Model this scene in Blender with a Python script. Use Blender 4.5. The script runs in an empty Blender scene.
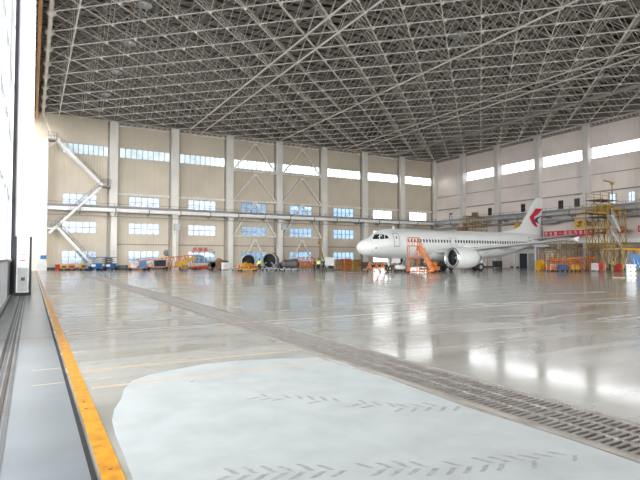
import bpy, bmesh, math, random
from mathutils import Vector, Matrix
random.seed(7)
C = bpy.context.scene.collection
PI = math.pi
# ------------------------------------------------------------------ camera model
CAMH, FOC = 1.8, 512.0
YAW = math.radians(29.36); PIT = math.atan(18.3/512)
F_ = Vector((math.sin(YAW)*math.cos(PIT), math.cos(YAW)*math.cos(PIT), math.sin(PIT)))
R_ = Vector((math.cos(YAW), -math.sin(YAW), 0)); U_ = R_.cross(F_)
CP = Vector((0, 0, CAMH))
def ray(px, py): return F_ + R_*((px-320)/FOC) + U_*((240-py)/FOC)
def onY(px, py, Y): d = ray(px, py); return CP + d*(Y/d.y)
def onX(px, py, X): d = ray(px, py); return CP + d*(X/d.x)
def onF(px, py, Z=0.0): d = ray(px, py); return CP + d*((Z-CAMH)/d.z)
def dep(px, z, Z=0.0):
    d = F_ + R_*((px-320)/FOC); d = Vector((d.x, d.y, 0)).normalized()
    # horizontal distance for camera depth z
    k = z/max(1e-6, d.dot(Vector((math.sin(YAW), math.cos(YAW), 0))))
    return Vector((d.x*k, d.y*k, Z))
def project(p):
    v = Vector(p)-CP; z = v.dot(F_)
    return (320+FOC*v.dot(R_)/z, 240-FOC*v.dot(U_)/z, z) if z > .1 else (-999, -999, z)
cam = bpy.data.objects.new('camera', bpy.data.cameras.new('camera')); C.objects.link(cam)
cam.data.sensor_width = 36; cam.data.lens = 28.8; cam.data.clip_end = 2000; cam.data.clip_start = .05
cam.location = CP; cam.rotation_euler = (PI/2+PIT, 0, -YAW)
bpy.context.scene.camera = cam
vs = bpy.context.scene.view_settings
vs.view_transform = 'Standard'; vs.look = 'None'; vs.gamma = 1; vs.use_curve_mapping = False; vs.exposure = 0.52
# ------------------------------------------------------------------ hall dimensions
D = 88.0; W = 79.3; X0 = 1.467; BAY = (W-X0)/8; SX = BAY/4; RB = 9.2; SY = RB/4
HY = 96.0
def hz(Z): return (Z-1.7)*D/HY+CAMH-.15      # heights measured in a first survey, rescaled to this hall
ZR = onY(112, 121.5, D).z
YF = D-SY*43; YB = -55.0
# ------------------------------------------------------------------ materials
def mat(name, col, rough=.5, metal=0, var=.1, scale=2.0, bump=0, dirt=None):
    m = bpy.data.materials.new(name); m.use_nodes = True; n = m.node_tree.nodes; l = m.node_tree.links
    b = n['Principled BSDF']; b.inputs['Roughness'].default_value = rough; b.inputs['Metallic'].default_value = metal
    tc = n.new('ShaderNodeTexCoord'); nz = n.new('ShaderNodeTexNoise'); nz.inputs['Scale'].default_value = scale; nz.inputs['Detail'].default_value = 5
    l.new(tc.outputs['Object'], nz.inputs['Vector'])
    rp = n.new('ShaderNodeValToRGB'); l.new(nz.outputs['Fac'], rp.inputs['Fac'])
    d = dirt or [c*(1-var*2) for c in col]
    rp.color_ramp.elements[0].position = .32; rp.color_ramp.elements[0].color = (*d, 1)
    rp.color_ramp.elements[1].position = .62; rp.color_ramp.elements[1].color = (*col, 1)
    l.new(rp.outputs['Color'], b.inputs['Base Color'])
    if bump:
        bp = n.new('ShaderNodeBump'); bp.inputs['Strength'].default_value = bump; bp.inputs['Distance'].default_value = .02
        l.new(nz.outputs['Fac'], bp.inputs['Height']); l.new(bp.outputs['Normal'], b.inputs['Normal'])
    return m
def wallmat(name, col, axis):
    m = mat(name, col, .55, 0, .06, .25); n = m.node_tree.nodes; l = m.node_tree.links
    tc = n.new('ShaderNodeTexCoord'); sp = n.new('ShaderNodeSeparateXYZ'); l.new(tc.outputs['Object'], sp.inputs[0])
    ml = n.new('ShaderNodeMath'); ml.operation = 'MULTIPLY'; ml.inputs[1].default_value = 2*PI/.42; l.new(sp.outputs[axis], ml.inputs[0])
    sn = n.new('ShaderNodeMath'); sn.operation = 'SINE'; l.new(ml.outputs[0], sn.inputs[0])
    bp = n.new('ShaderNodeBump'); bp.inputs['Strength'].default_value = .2; bp.inputs['Distance'].default_value = .03
    l.new(sn.outputs[0], bp.inputs['Height']); l.new(bp.outputs['Normal'], n['Principled BSDF'].inputs['Normal'])
    # panel joints with rust and dust, every ~1.05 m
    fr = n.new('ShaderNodeMath'); fr.operation = 'PINGPONG'; fr.inputs[1].default_value = .52; l.new(sp.outputs[axis], fr.inputs[0])
    lt = n.new('ShaderNodeMath'); lt.operation = 'LESS_THAN'; lt.inputs[1].default_value = .035; l.new(fr.outputs[0], lt.inputs[0])
    mx = n.new('ShaderNodeMix'); mx.data_type = 'RGBA'; mx.blend_type = 'MULTIPLY'
    sc_ = n.new('ShaderNodeMath'); sc_.operation = 'MULTIPLY'; sc_.inputs[1].default_value = .12; l.new(lt.outputs[0], sc_.inputs[0])
    l.new(sc_.outputs[0], mx.inputs[0]); src = [x for x in n if x.type == 'VALTORGB'][0]
    l.new(src.outputs['Color'], mx.inputs[6]); mx.inputs[7].default_value = (.55, .5, .45, 1)
    l.new(mx.outputs[2], n['Principled BSDF'].inputs['Base Color'])
    return m
def glass(name, tint, gloss=.1):
    m = bpy.data.materials.new(name); m.use_nodes = True; n = m.node_tree.nodes; l = m.node_tree.links
    n.remove(n['Principled BSDF']); o = n['Material Output']
    t = n.new('ShaderNodeBsdfTransparent'); g = n.new('ShaderNodeBsdfGlossy'); g.inputs['Roughness'].default_value = .05
    nz = n.new('ShaderNodeTexNoise'); nz.inputs['Scale'].default_value = .6; tc = n.new('ShaderNodeTexCoord'); l.new(tc.outputs['Object'], nz.inputs['Vector'])
    rp = n.new('ShaderNodeValToRGB'); l.new(nz.outputs['Fac'], rp.inputs['Fac'])
    rp.color_ramp.elements[0].position = .35; rp.color_ramp.elements[0].color = (*[c*.88 for c in tint], 1)
    rp.color_ramp.elements[1].position = .65; rp.color_ramp.elements[1].color = (*tint, 1); l.new(rp.outputs['Color'], t.inputs['Color'])
    mx = n.new('ShaderNodeMixShader'); mx.inputs[0].default_value = gloss
    l.new(t.outputs[0], mx.inputs[1]); l.new(g.outputs[0], mx.inputs[2]); l.new(mx.outputs[0], o.inputs['Surface'])
    return m
M = dict(
 wall_back=wallmat('back wall cladding', (.65, .565, .44), 0), wall_right=wallmat('right wall cladding', (.84, .74, .67), 1),
 plinth=mat('wall plinth', (.08, .08, .08), .6), column=mat('column paint', (.78, .74, .67), .45, 0, .05, .4),
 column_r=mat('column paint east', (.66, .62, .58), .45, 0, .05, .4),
 girt=mat('girt paint', (.78, .75, .69), .5), girt_dark=mat('girt dull', (.33, .29, .26), .6),
 truss=mat('truss paint', (.86, .80, .72), .4, 0, .08, .6), truss2=mat('darkened truss paint', (.38, .35, .32), .5),
 deck=mat('roof deck', (.17, .155, .135), .7, 0, .25, .12), purlin=mat('purlin steel', (.40, .37, .33), .6),
 dark_upper_wall=mat('dark_upper_wall', (.30, .28, .25), .7), white=mat('white paint', (.82, .81, .79), .4, 0, .03, .6),
 steelgrey=mat('grey steel', (.42, .42, .42), .45, .3), dark=mat('dark steel', (.06, .06, .065), .5, .2),
 black=mat('black rubber', (.015, .015, .017), .6), darkglass=mat('dark glass', (.02, .025, .03), .1, 0, .1),
 frame=mat('window frame', (.45, .52, .58), .5), orange=mat('orange paint', (.66, .17, .02), .45, 0, .15, 3, 0),
 yellow=mat('yellow paint', (.72, .36, .015), .45, 0, .12, 3), ochre=mat('worn yellow paint', (.42, .26, .04), .55, 0, .25, 2),
 red=mat('red paint', (.62, .03, .03), .45), blue=mat('blue paint', (.01, .10, .28), .4), ltblue=mat('pale blue paint', (.02, .15, .38), .4),
 gantry=mat('gantry grey', (.30, .28, .27), .6), beam=mat('beam white', (.80, .78, .75), .45, 0, .05, .5), rust=mat('brown steel', (.26, .15, .08), .6, 0, .2, 2),
 plane=mat('aircraft white', (.77, .78, .75), .28, 0, .03, .5), planegrey=mat('aircraft grey', (.52, .53, .53), .35, 0, .05, .7),
 metal=mat('polished lip', (.75, .75, .74), .25, .8, .03), seam=mat('panel seam', (.30, .28, .32), .5),
 skin=mat('skin', (.55, .35, .25), .6), vest=mat('high visibility vest', (.70, .95, .05), .6), navy=mat('navy cloth', (.02, .025, .05), .8),
 hair=mat('dark hair', (.02, .015, .012), .7), green=mat('green sign', (.01, .055, .03), .5), banner=mat('banner cloth', (.60, .02, .05), .6),
 cream=mat('cream letters', (.85, .75, .72), .6), brownbox=mat('brown crate', (.38, .24, .12), .7), cover=mat('engine cover', (.10, .09, .09), .5),
 pinkwhite=mat('white wall panel', (.72, .68, .66), .5, 0, .05, .5), doordark=mat('dark doorway', (.02, .03, .05), .6),
 doorwhite=mat('door paint', (.84, .84, .84), .35, 0, .03, .4), doorgrey=mat('door kick steel', (.20, .20, .20), .5, .3),
 amber=mat('amber paint', (.62, .25, .02), .5), logo_blue=mat('dark blue paint', (.02, .03, .10), .4), logo_red=mat('crimson paint', (.62, .02, .05), .4),
 g_blue=glass('blue window glass', (.35, .43, .51)), g_strip=glass('glazed strip', (.90, .96, .97)), g_clear=glass('bright window glass', (.96, .97, .98)),
)
for k in ('darkglass', 'plane'): M[k].node_tree.nodes['Principled BSDF'].inputs['Coat Weight'].default_value = .3
# ------------------------------------------------------------------ mesh collector
class MB:
    def __init__(s): s.v = []; s.f = []; s.sm = []
    def add(s, vs_, fs, smooth=False):
        o = len(s.v); s.v += [tuple(v) for v in vs_]; s.f += [tuple(i+o for i in f) for f in fs]; s.sm += [smooth]*len(fs); return s
    def box(s, c, d, rz=0, ry=0, rx=0):
        R = Matrix.Rotation(rz, 3, 'Z') @ Matrix.Rotation(ry, 3, 'Y') @ Matrix.Rotation(rx, 3, 'X'); c = Vector(c)
        vs_ = [c + R @ Vector((x*d[0]/2, y*d[1]/2, z*d[2]/2)) for x in (-1, 1) for y in (-1, 1) for z in (-1, 1)]
        return s.add(vs_, [(0, 1, 3, 2), (4, 6, 7, 5), (0, 4, 5, 1), (2, 3, 7, 6), (0, 2, 6, 4), (1, 5, 7, 3)])
    def b2(s, a, b): return s.box([(a[i]+b[i])/2 for i in range(3)], [abs(b[i]-a[i]) for i in range(3)])
    def tube(s, p, q, r, n=6, r2=None, caps=True, smooth=True):
        p = Vector(p); q = Vector(q); d = (q-p)
        if d.length < 1e-6: return s
        d.normalize(); a = d.orthogonal().normalized(); b = d.cross(a); r2 = r if r2 is None else r2
        vs_ = [p+(a*math.cos(2*PI*i/n)+b*math.sin(2*PI*i/n))*r for i in range(n)]+[q+(a*math.cos(2*PI*i/n)+b*math.sin(2*PI*i/n))*r2 for i in range(n)]
        s.add(vs_, [(i, (i+1) % n, n+(i+1) % n, n+i) for i in range(n)], smooth)
        if caps: s.add(vs_, [tuple(range(n))[::-1], tuple(range(n, 2*n))])
        return s
    def bar(s, p, q, w, h=None):     # rectangular bar between two points
        p = Vector(p); q = Vector(q); d = (q-p).normalized(); h = h or w
        up = Vector((0, 0, 1)) if abs(d.z) < .95 else Vector((0, 1, 0)); a = d.cross(up).normalized(); b = a.cross(d)
        vs_ = [e+a*x*w/2+b*y*h/2 for e in (p, q) for x, y in ((-1, -1), (1, -1), (1, 1), (-1, 1))]
        return s.add(vs_, [(3, 2, 1, 0), (4, 5, 6, 7)]+[(i, (i+1) % 4, 4+(i+1) % 4, 4+i) for i in range(4)])
    def lathe(s, prof, o=(0, 0, 0), ax='z', n=20, smooth=True, sy=1.0):  # prof: list (r, h)
        vs_ = []
        for r, h in prof:
            for i in range(n):
                a = 2*PI*i/n; c, d = r*math.cos(a), r*math.sin(a)*sy
                v = (c, d, h) if ax == 'z' else ((h, c, d) if ax == 'x' else (c, h, d))
                vs_.append((v[0]+o[0], v[1]+o[1], v[2]+o[2]))
        fs = [(k*n+i, k*n+(i+1) % n, (k+1)*n+(i+1) % n, (k+1)*n+i) for k in range(len(prof)-1) for i in range(n)]
        return s.add(vs_, fs, smooth)
    def ball(s, c, r, n=8, m=5):
        prof = [(max(1e-4, r*math.sin(PI*k/m)), -r*math.cos(PI*k/m)) for k in range(m+1)]
        return s.lathe(prof, c, 'z', n)
    def prism(s, pts, off):   # polygon (3D points) extruded by vector
        off = Vector(off); n = len(pts); vs_ = [Vector(p) for p in pts]+[Vector(p)+off for p in pts]
        return s.add(vs_, [tuple(range(n))[::-1], tuple(range(n, 2*n))]+[(i, (i+1) % n, n+(i+1) % n, n+i) for i in range(n)])
    def mesh(s, name):
        me = bpy.data.meshes.new(name); me.from_pydata(s.v, [], s.f); me.validate(); me.update()
        bm = bmesh.new(); bm.from_mesh(me)
        if len(bm.faces) < 60000: bmesh.ops.recalc_face_normals(bm, faces=bm.faces)
        bm.to_mesh(me); bm.free()
        if len(me.polygons) == len(s.sm): me.polygons.foreach_set('use_smooth', s.sm)
        return me
    def build(s, name, m, parent=None, loc=(0, 0, 0), rz=0, **props):
        me = s.mesh(name); me.materials.append(M[m] if isinstance(m, str) else m)
        o = bpy.data.objects.new(name, me); C.objects.link(o); o.location = loc; o.rotation_euler.z = rz
        if parent: o.parent = parent
        for k, v in props.items(): o[k] = v
        return o
def thing(name, label, cat, loc=(0, 0, 0), rz=0, group=None):
    o = bpy.data.objects.new(name, None); o.empty_display_size = .3; C.objects.link(o); o.location = loc; o.rotation_euler.z = rz
    o['label'] = label; o['category'] = cat
    if group: o['group'] = group
    return o
def tag(o, label, cat, group=None):
    o['label'] = label; o['category'] = cat
    if group: o['group'] = group
    return o
kids = {}
def copy_tree(o, parent=None):
    c = o.copy(); C.objects.link(c)
    if parent: c.parent = parent
    for ch in list(o.children): copy_tree(ch, c)
    return c
tn = [0]
def trim(mb, m, parent=None):
    tn[0] += 1; return mb.build('trim_%d' % tn[0], m, parent, kind='structure')
def struct(name, mb, m): return mb.build(name, m, kind='structure')
def textmesh(body, size, ext=.02):
    cu = bpy.data.curves.new('text', 'FONT'); cu.body = body; cu.size = size; cu.extrude = ext; cu.align_x = 'CENTER'; cu.align_y = 'CENTER'; cu.resolution_u = 2
    o = bpy.data.objects.new('text', cu); C.objects.link(o); bpy.context.view_layer.update()
    me = bpy.data.meshes.new_from_object(o.evaluated_get(bpy.context.evaluated_depsgraph_get()))
    bpy.data.objects.remove(o); bpy.data.curves.remove(cu); return me
def put_mesh(name, me, m, parent=None, loc=(0, 0, 0), rot=(0, 0, 0)):
    me.materials.clear(); me.materials.append(M[m]); o = bpy.data.objects.new(name, me); C.objects.link(o); o.location = loc; o.rotation_euler = rot
    if parent: o.parent = parent
    return o
# ------------------------------------------------------------------ world: pale overcast sky, brightest to the north-east
wd = bpy.data.worlds.new('sky'); bpy.context.scene.world = wd; wd.use_nodes = True
n = wd.node_tree.nodes; l = wd.node_tree.links; bg = n['Background']
tc = n.new('ShaderNodeTexCoord'); dt = n.new('ShaderNodeVectorMath'); dt.operation = 'DOT_PRODUCT'; dt.inputs[1].default_value = (.86, .50, .08)
l.new(tc.outputs['Generated'], dt.inputs[0])
rp = n.new('ShaderNodeValToRGB'); l.new(dt.outputs['Value'], rp.inputs['Fac'])
e = rp.color_ramp.elements; e[0].position = 0.0; e[0].color = (.96, .98, 1, 1); e[1].position = 1.0; e[1].color = (1, 1, 1, 1)
for pos, c in ((.10, (.60, .62, .64)), (.42, (.13, .135, .14)), (.72, (.13, .135, .14)), (.88, (.60, .60, .60))):
    q = rp.color_ramp.elements.new(pos); q.color = (*c, 1)
rp.color_ramp.elements[0].position = 0.0
l.new(rp.outputs['Color'], bg.inputs['Color'])
sz = n.new('ShaderNodeSeparateXYZ'); l.new(tc.outputs['Generated'], sz.inputs[0])       # haze: brighter low down, dimmer overhead
mr = n.new('ShaderNodeMapRange'); mr.inputs[1].default_value = .22; mr.inputs[2].default_value = .60; mr.inputs[3].default_value = 7.6; mr.inputs[4].default_value = 2.6
l.new(sz.outputs[2], mr.inputs[0]); l.new(mr.outputs[0], bg.inputs['Strength'])
# soft sun through thin cloud, behind the camera: comes in by the open doors
# ------------------------------------------------------------------ ground outside, floor
mb = MB(); mb.b2((-300, -300, -.6), (-3.0, 400, -.3)); mb.b2((-3.0, -300, -.6), (200, YB, -.3)); mb.b2((-3, D+1.2, -.6), (200, 400, -.3)); mb.b2((W+1, YB, -.6), (200, D+1.2, -.3))
struct('trim_1', mb, mat('apron concrete', (.55, .55, .53), .8)); tn[0] = 1
def floormat():
    m = mat('epoxy floor', (.44, .435, .40), .2, 0, .07, .35); n = m.node_tree.nodes; l = m.node_tree.links; b = n['Principled BSDF']
    tc = [x for x in n if x.type == 'TEX_COORD'][0]
    mp = n.new('ShaderNodeMapping'); l.new(tc.outputs['Object'], mp.inputs[0]); mp.inputs['Scale'].default_value = (.12, .55, 1)
    nz = n.new('ShaderNodeTexNoise'); nz.inputs['Scale'].default_value = 1.6; nz.inputs['Detail'].default_value = 7; nz.inputs['Distortion'].default_value = .8; l.new(mp.outputs[0], nz.inputs['Vector'])
    r1 = n.new('ShaderNodeMapRange'); r1.inputs[1].default_value = .35; r1.inputs[2].default_value = .68; r1.inputs[3].default_value = .12; r1.inputs[4].default_value = .30
    l.new(nz.outputs['Fac'], r1.inputs[0]); l.new(r1.outputs[0], b.inputs['Roughness'])
    r2 = n.new('ShaderNodeValToRGB'); l.new(nz.outputs['Fac'], r2.inputs['Fac'])
    r2.color_ramp.elements[0].position = .36; r2.color_ramp.elements[0].color = (.72, .71, .68, 1); r2.color_ramp.elements[1].position = .6; r2.color_ramp.elements[1].color = (1, 1, 1, 1)
    mx = n.new('ShaderNodeMix'); mx.data_type = 'RGBA'; mx.blend_type = 'MULTIPLY'; mx.inputs[0].default_value = 1
    l.new([x for x in n if x.type == 'VALTORGB'][0].outputs['Color'], mx.inputs[6]); l.new(r2.outputs['Color'], mx.inputs[7]); l.new(mx.outputs[2], b.inputs['Base Color'])
    n2 = n.new('ShaderNodeTexNoise'); n2.inputs['Scale'].default_value = .9; n2.inputs['Detail'].default_value = 4; l.new(tc.outputs['Object'], n2.inputs['Vector'])
    bp = n.new('ShaderNodeBump'); bp.inputs['Strength'].default_value = .16; bp.inputs['Distance'].default_value = .03; l.new(n2.outputs['Fac'], bp.inputs['Height']); l.new(bp.outputs['Normal'], b.inputs['Normal'])
    b.inputs['Coat Weight'].default_value = .35; b.inputs['Coat Roughness'].default_value = .08
    return m
GX0 = (onF(520, 418.3).x*0 + onF(640, 458).x); GX1 = onF(640, 424.5).x; GY1 = 62.0; GY0 = -2.0
XB0, XB1 = onF(91, 479).x, onF(97, 479).x; XY0, XY1 = onF(101.7, 479).x, onF(125.5, 479).x; XS = onF(14, 383).x
mb = MB(); mb.b2((XS, YB, -.3), (GX0, D+.6, 0)); mb.b2((GX1, YB, -.3), (W+.6, D+.6, 0)); mb.b2((GX0, GY1, -.3), (GX1, D+.6, 0)); mb.b2((GX0, YB, -.3), (GX1, GY0, 0)); mb.b2((GX0, GY0, -.3), (GX1, GY1, -.16))
floor = struct('floor', mb, floormat())
def patch(name, m, pts, z=.003, t=.002, **k):
    mb = MB(); mb.prism([(p[0], p[1], z-t) for p in pts], (0, 0, t)); o = mb.build(name, m, floor); 
    for a, b in k.items(): o[a] = b
    return o
def rect(x0, y0, x1, y1): return [(x0, y0), (x1, y0), (x1, y1), (x0, y1)]
yl = mat('floor marking yellow', (.78, .34, .012), .35, 0, .08, 6, 0, (.45, .18, .02)); pale = mat('pale floor coating', (.51, .545, .545), .36, 0, .075, 2.2, .25)
strip = mat('door apron concrete', (.235, .262, .28), .28, 0, .09, .8); fade = mat('faded floor line', (.62, .46, .30), .3, 0, .12, 3, 0, (.52, .49, .43)); tyre = mat('tyre dust', (.30, .295, .28), .6, 0, .15, 14, 0, (.44, .45, .45))
joint = mat('joint rust', (.36, .27, .22), .5, 0, .1, 4)
patch('door_apron_strip', strip, rect(XS, -12, XB0, D-1), .004)
patch('rubber_seal', 'black', rect(XB0, -12, XB1, D-2), .012, .012)
patch('painted_line', yl, rect(XY0, -12, XY1, D-2), .005)['label'] = 'orange-yellow painted line'
for px, py, x1 in ((200, 325.5, 26), (160, 364, onF(285, 347).x), (200, 376, onF(312, 357).x)):
    Y = onF(px, py).y; patch('faded_line', fade, rect(XY1+.05, Y-.045, x1, Y+.045), .0045)
Y = onF(26, 339).y; patch('joint_line', joint, rect(-.9, Y-.03, XB0, Y+.03), .0062)
for py in (370, 385): Y = onF(42, py).y; patch('joint_line', fade, rect(XS+.22, Y-.012, XB0, Y+.012), .0062)
# pale worn coating near the camera, ends along the drain
ed = [(150, 520), (133, 480), (124, 455), (115, 434), (112, 421), (114, 410), (121, 399), (124, 389), (132, 381), (150, 374.5), (175, 369.5), (205, 364), (240, 360.5), (280, 358.5), (318, 358)]
pp = [onF(*q) for q in ed]; pp = [(p.x, p.y) for p in pp]; yfar = pp[-1][1]
pp += [(GX0-.24, yfar-.8), (GX0-.12, yfar-1.8), (GX0-.20, 4.6), (GX0-.13, 3.2), (GX0-.18, 1), (GX0-.15, -2), (pp[0][0], -2)]
patch('pale_coating', pale, pp, .0035)
# brown margins beside the drain
mg = mat('stained concrete edge', (.42, .38, .33), .35, 0, .18, 3)
patch('drain_margin', mg, rect(GX0-.10, GY0, GX0, GY1), .005); patch('drain_margin', mg, rect(GX1, GY0, GX1+.05, GY1), .005)
# tyre tread marks: herringbone lugs
for px, py, w_, h_ in ((77, 388, .05, .02), (80, 387, .02, .05), (84, 402, .015, .06), (86, 409, .04, .025), (83, 403, .02, .02), (110, 470, .03, .02), (192, 382, .05, .02), (97, 315, .10, .04), (112, 469, .015, .02)):
    q = onF(px, py); patch('scuff_mark', 'dark', [(q.x-w_/2, q.y-h_/3), (q.x+w_/3, q.y-h_/2), (q.x+w_/2, q.y+h_/3), (q.x-w_/4, q.y+h_/2)], .0075)
def tread(pts, hw, step):
    mb = MB(); P = [onF(*q) for q in pts]; acc = 0; L = []
    for a, b in zip(P, P[1:]):
        d = (b-a); k = int(d.length/step)
        L += [(a+d*(i/k), d.normalized()) for i in range(k)]
    for i, (p, d) in enumerate(L):
        nrm = Vector((-d.y, d.x, 0)); 
        for s in (-1, 1):
            if random.random() < .16: continue
            q = p+d*(step*.5 if s > 0 else 0); j = random.uniform(.8, 1.1)
            a0 = q+nrm*s*hw*.08; a1 = q+nrm*s*hw*.55*j-d*step*.35; a2 = q+nrm*s*hw*j-d*step*.75; w = d*step*.42
            for u, v in ((a0, a1), (a1, a2)): mb.prism([(u.x, u.y, .0042), (u.x+w.x, u.y+w.y, .0042), (v.x+w.x*.8, v.y+w.y*.8, .0042), (v.x, v.y, .0042)], (0, 0, .0015))
    mb.build('tyre_track', tyre, floor)
tread([(258, 397), (330, 401.5), (400, 408), (470, 406)], .17, .15)
tread([(225, 476), (300, 472), (380, 469), (450, 468), (530, 461), (598, 452)], .15, .14)
# drain: dark pit covered by liftable slotted grates
drain_m = mat('grate steel', (.40, .38, .36), .4, .35, .15, 5, 0, (.26, .22, .19))
def grate_mb(L=2.0):
    mb = MB(); w = GX1-GX0-.02; h = .04
    for f, t in ((.03, .05), (.345, .045), (.655, .045), (.97, .05)): mb.box((w*(f-.5), 0, -h/2), (t, L-.012, h))
    k = int(L/.085)
    for i in range(k+1): mb.box((0, -L/2+.02+(L-.04)*i/k, -h/2-.002), (w-.02, .036, h-.004))
    return mb
pit = MB(); pit.b2((GX0, GY0, -.165), (GX1, GY1, -.15)); o = trim(pit, 'black')
g0 = tag(grate_mb().build('drain_grate', drain_m), 'slotted steel grate panel in the long floor drain', 'drain grate', 'grates of the long floor drain')
gx = (GX0+GX1)/2; ys = [GY0+1+2*i for i in range(32)]
g0.location = (gx, ys[0], -.001)
for y in ys[1:]:
    if y+1 > GY1+.01: break
    c = g0.copy(); c.location = (gx, y, -.001); C.objects.link(c)
# door tracks: bed slab and rails
mb = MB(); mb.b2((-3.0, YB, -.3), (XS, D+.6, -.004)); trim(mb, mat('track bed', (.34, .35, .34), .3, 0, .15, 2))
for px, w in ((4.4, .05), (12.5, .045)):
    x = onF(px, 350).x; mb = MB(); mb.b2((x-w/2, -13, -.004), (x+w/2, D-1, .022)); o = tag(mb.build('door_rail', mat('rail steel', (.10, .075, .06), .45, .4)), 'rusty steel track %s the pale apron strip by the door' % ('nearest' if px > 10 else 'second from'), 'door rail')
x = onF(0, 317).x; mb = MB(); mb.b2((x-.03, -13, -.004), (x+.03, D-1, .02)); tag(mb.build('door_rail', 'dark'), 'dark outer track under the glazed hangar door leaf', 'door rail')
mb = MB()
for px in (8.4, 17): xx = onF(px, 350).x; mb.b2((xx-.02, -13, -.004), (xx+.02, D-1, .004))
trim(mb, 'doorgrey')
# ------------------------------------------------------------------ walls
def wall_cells(axis, c0, c1, u0, u1, z0, z1, holes):
    us = sorted({u0, u1, *[h[0] for h in holes], *[h[1] for h in holes]}); zs = sorted({z0, z1, *[h[2] for h in holes], *[h[3] for h in holes]})
    mb = MB()
    for a, b in zip(zs, zs[1:]):
        run = None
        for u, v in zip(us, us[1:]):
            hit = any(h[0] <= (u+v)/2 <= h[1] and h[2] <= (a+b)/2 <= h[3] for h in holes)
            if hit:
                if run: put(mb, axis, c0, c1, run[0], run[1], a, b); run = None
            else: run = (run[0], v) if run else (u, v)
        if run: put(mb, axis, c0, c1, run[0], run[1], a, b)
    return mb
def put(mb, axis, c0, c1, u, v, a, b):
    if axis == 'y': mb.b2((u, c0, a), (v, c1, b))
    else: mb.b2((c0, u, a), (c1, v, b))
wn = [0]
def window(axis, c, u0, u1, z0, z1, nc, nr, g, fr='frame', t=.09):
    wn[0] += 1; o = bpy.data.objects.new('window_%d' % wn[0], None); C.objects.link(o); o['kind'] = 'structure'
    o.location = ((u0+u1)/2, c, z0) if axis == 'y' else (c, (u0+u1)/2, z0)
    w = u1-u0; h = z1-z0; fm = MB(); gm = MB()
    def bx(m, uc, zc, du, dz, th):
        if axis == 'y': m.box((uc, 0, zc), (du, th, dz))
        else: m.box((0, uc, zc), (th, du, dz))
    for i in range(nc+1): bx(fm, -w/2+w*i/nc, h/2, t, h, .12)
    for j in range(nr+1): bx(fm, 0, h*j/nr, w, t, .12)
    bx(gm, 0, h/2, w, h, .02); fm.build('window_frame', fr, o); gm.build('pane', g, o); return o
ZT = ZR+.15
zs0, zs1 = onY(90, 155, D).z, onY(90, 144.6, D).z                   # high strip
zg = onY(140, 195.4, D).z                                          # girt under the high strip
zA = (onY(145, 208.6, D).z, onY(145, 197.4, D).z); zB = (onY(145, 234.5, D).z, onY(145, 223.5, D).z)
zC = (.95, onY(145, 251, D).z)
holes = []; wins = []
for k in range(8):
    b = X0+BAY*k
    for (z0, z1) in (zA, zB, zC):
        h = (b+2.5, b+2.5+4.85, z0, z1); holes.append(h); wins.append((*h, 5, 2, 'g_blue' if k < 6 else 'g_clear', .09))
    s0 = b+(2.4 if k == 0 else .95); s1 = b+BAY-.75
    h = (s0, s1, zs0, zs1); holes.append(h); wins.append((*h, (9 if k < 6 else 1), 1, 'g_strip' if k < 6 else 'g_clear', .13))
struct('wall_back', wall_cells('y', D, D+.3, -3, W+.3, 0, ZT, holes), 'wall_back')
for w in wins: window('y', D+.12, w[0], w[1], w[2], w[3], w[4], w[5], w[6], 'frame', w[7])
# right wall
holes = []; wins = []; nR = 9
for j in range(1, 16):
    y1 = D-RB*j-.55+0; y0 = D-RB*(j+1)+.55
    if y0 < YB: break
    if j >= 1: h = (y0, y1, zs0-.1, zs1); holes.append(h); wins.append((*h, 1, 1, 'g_clear'))
sm = []
for px, py, g in ((450.8, 216.5, 'darkglass'), (489.8, 211.7, 'darkglass'), (523, 208, 'darkglass'), (560.7, 204.7, 'darkglass'), (577, 202.8, 'darkglass'), (612, 198.5, 'g_blue'), (631, 196.3, 'g_blue')):
    p = onX(px, py, W); h = (p.y-.5, p.y+.5, p.z-.75, p.z+.75)
    holes.append(h); wins.append((*h, 2, 2, g))
struct('wall_right', wall_cells('x', W, W+.3, YB, D+.3, 0, ZT, holes), 'wall_right')
for w in wins: window('x', W+.12, *w, 'frame' if w[6] != 'darkglass' else 'dark', .05)
# door-side fascia above the doors
mb = MB(); mb.b2((-1.3, YB, ZR-1.2), (-1.1, D, ZR+5.4)); struct('wall_left', mb, 'dark_upper_wall')
mb = MB(); mb.b2((-1.1, D, ZT), (W+.3, D+.3, ZR+5.4)); mb.b2((W, YB, ZT), (W+.3, D, ZR+5.4)); trim(mb, 'dark_upper_wall')  # wall continues up here, coloured dark to stand for roof-space shade
# girts, eaves beams, plinth
mb = MB(); mb.b2((X0, D-.06, 0), (W, D+.01, .4)); o = mb.build('baseboard_back', 'plinth', kind='structure')
mb = MB(); mb.b2((W-.06, -12, 0), (W+.01, D, .28)); o = mb.build('baseboard_right', 'plinth', kind='structure')
mb = MB()
for k in range(1, 8): b = X0+BAY*k; mb.b2((b+.55, D-.3, zg-.18), (b+BAY-.55, D, zg+.18)); mb.b2((b+.55, D-.3, ZT-.85), (b+BAY-.55, D, ZT-.65))
trim(mb, 'girt')
mb = MB(); z = onY(140, 244.6, D).z
for k in range(1, 8): b = X0+BAY*k; mb.b2((b+.55, D-.15, z-.09), (b+BAY-.55, D, z+.09))
trim(mb, 'girt_dark')
mb = MB(); zgr = onX(600, 191.5, W).z
for j in range(0, 9): y = D-RB*j; mb.b2((W-.2, y-RB+.5, zgr-.1), (W, y-.5, zgr+.1)); mb.b2((W-.2, y-RB+.5, ZT-.85), (W, y-.5, ZT-.7))
trim(mb, 'girt_dark')
mb = MB(); zz = onX(620, 171, W).z
for j in range(0, 9): y = D-RB*j; mb.b2((W-.12, y-RB+.5, zz-.05), (W, y-.5, zz+.05))
trim(mb, 'girt_dark')
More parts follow.
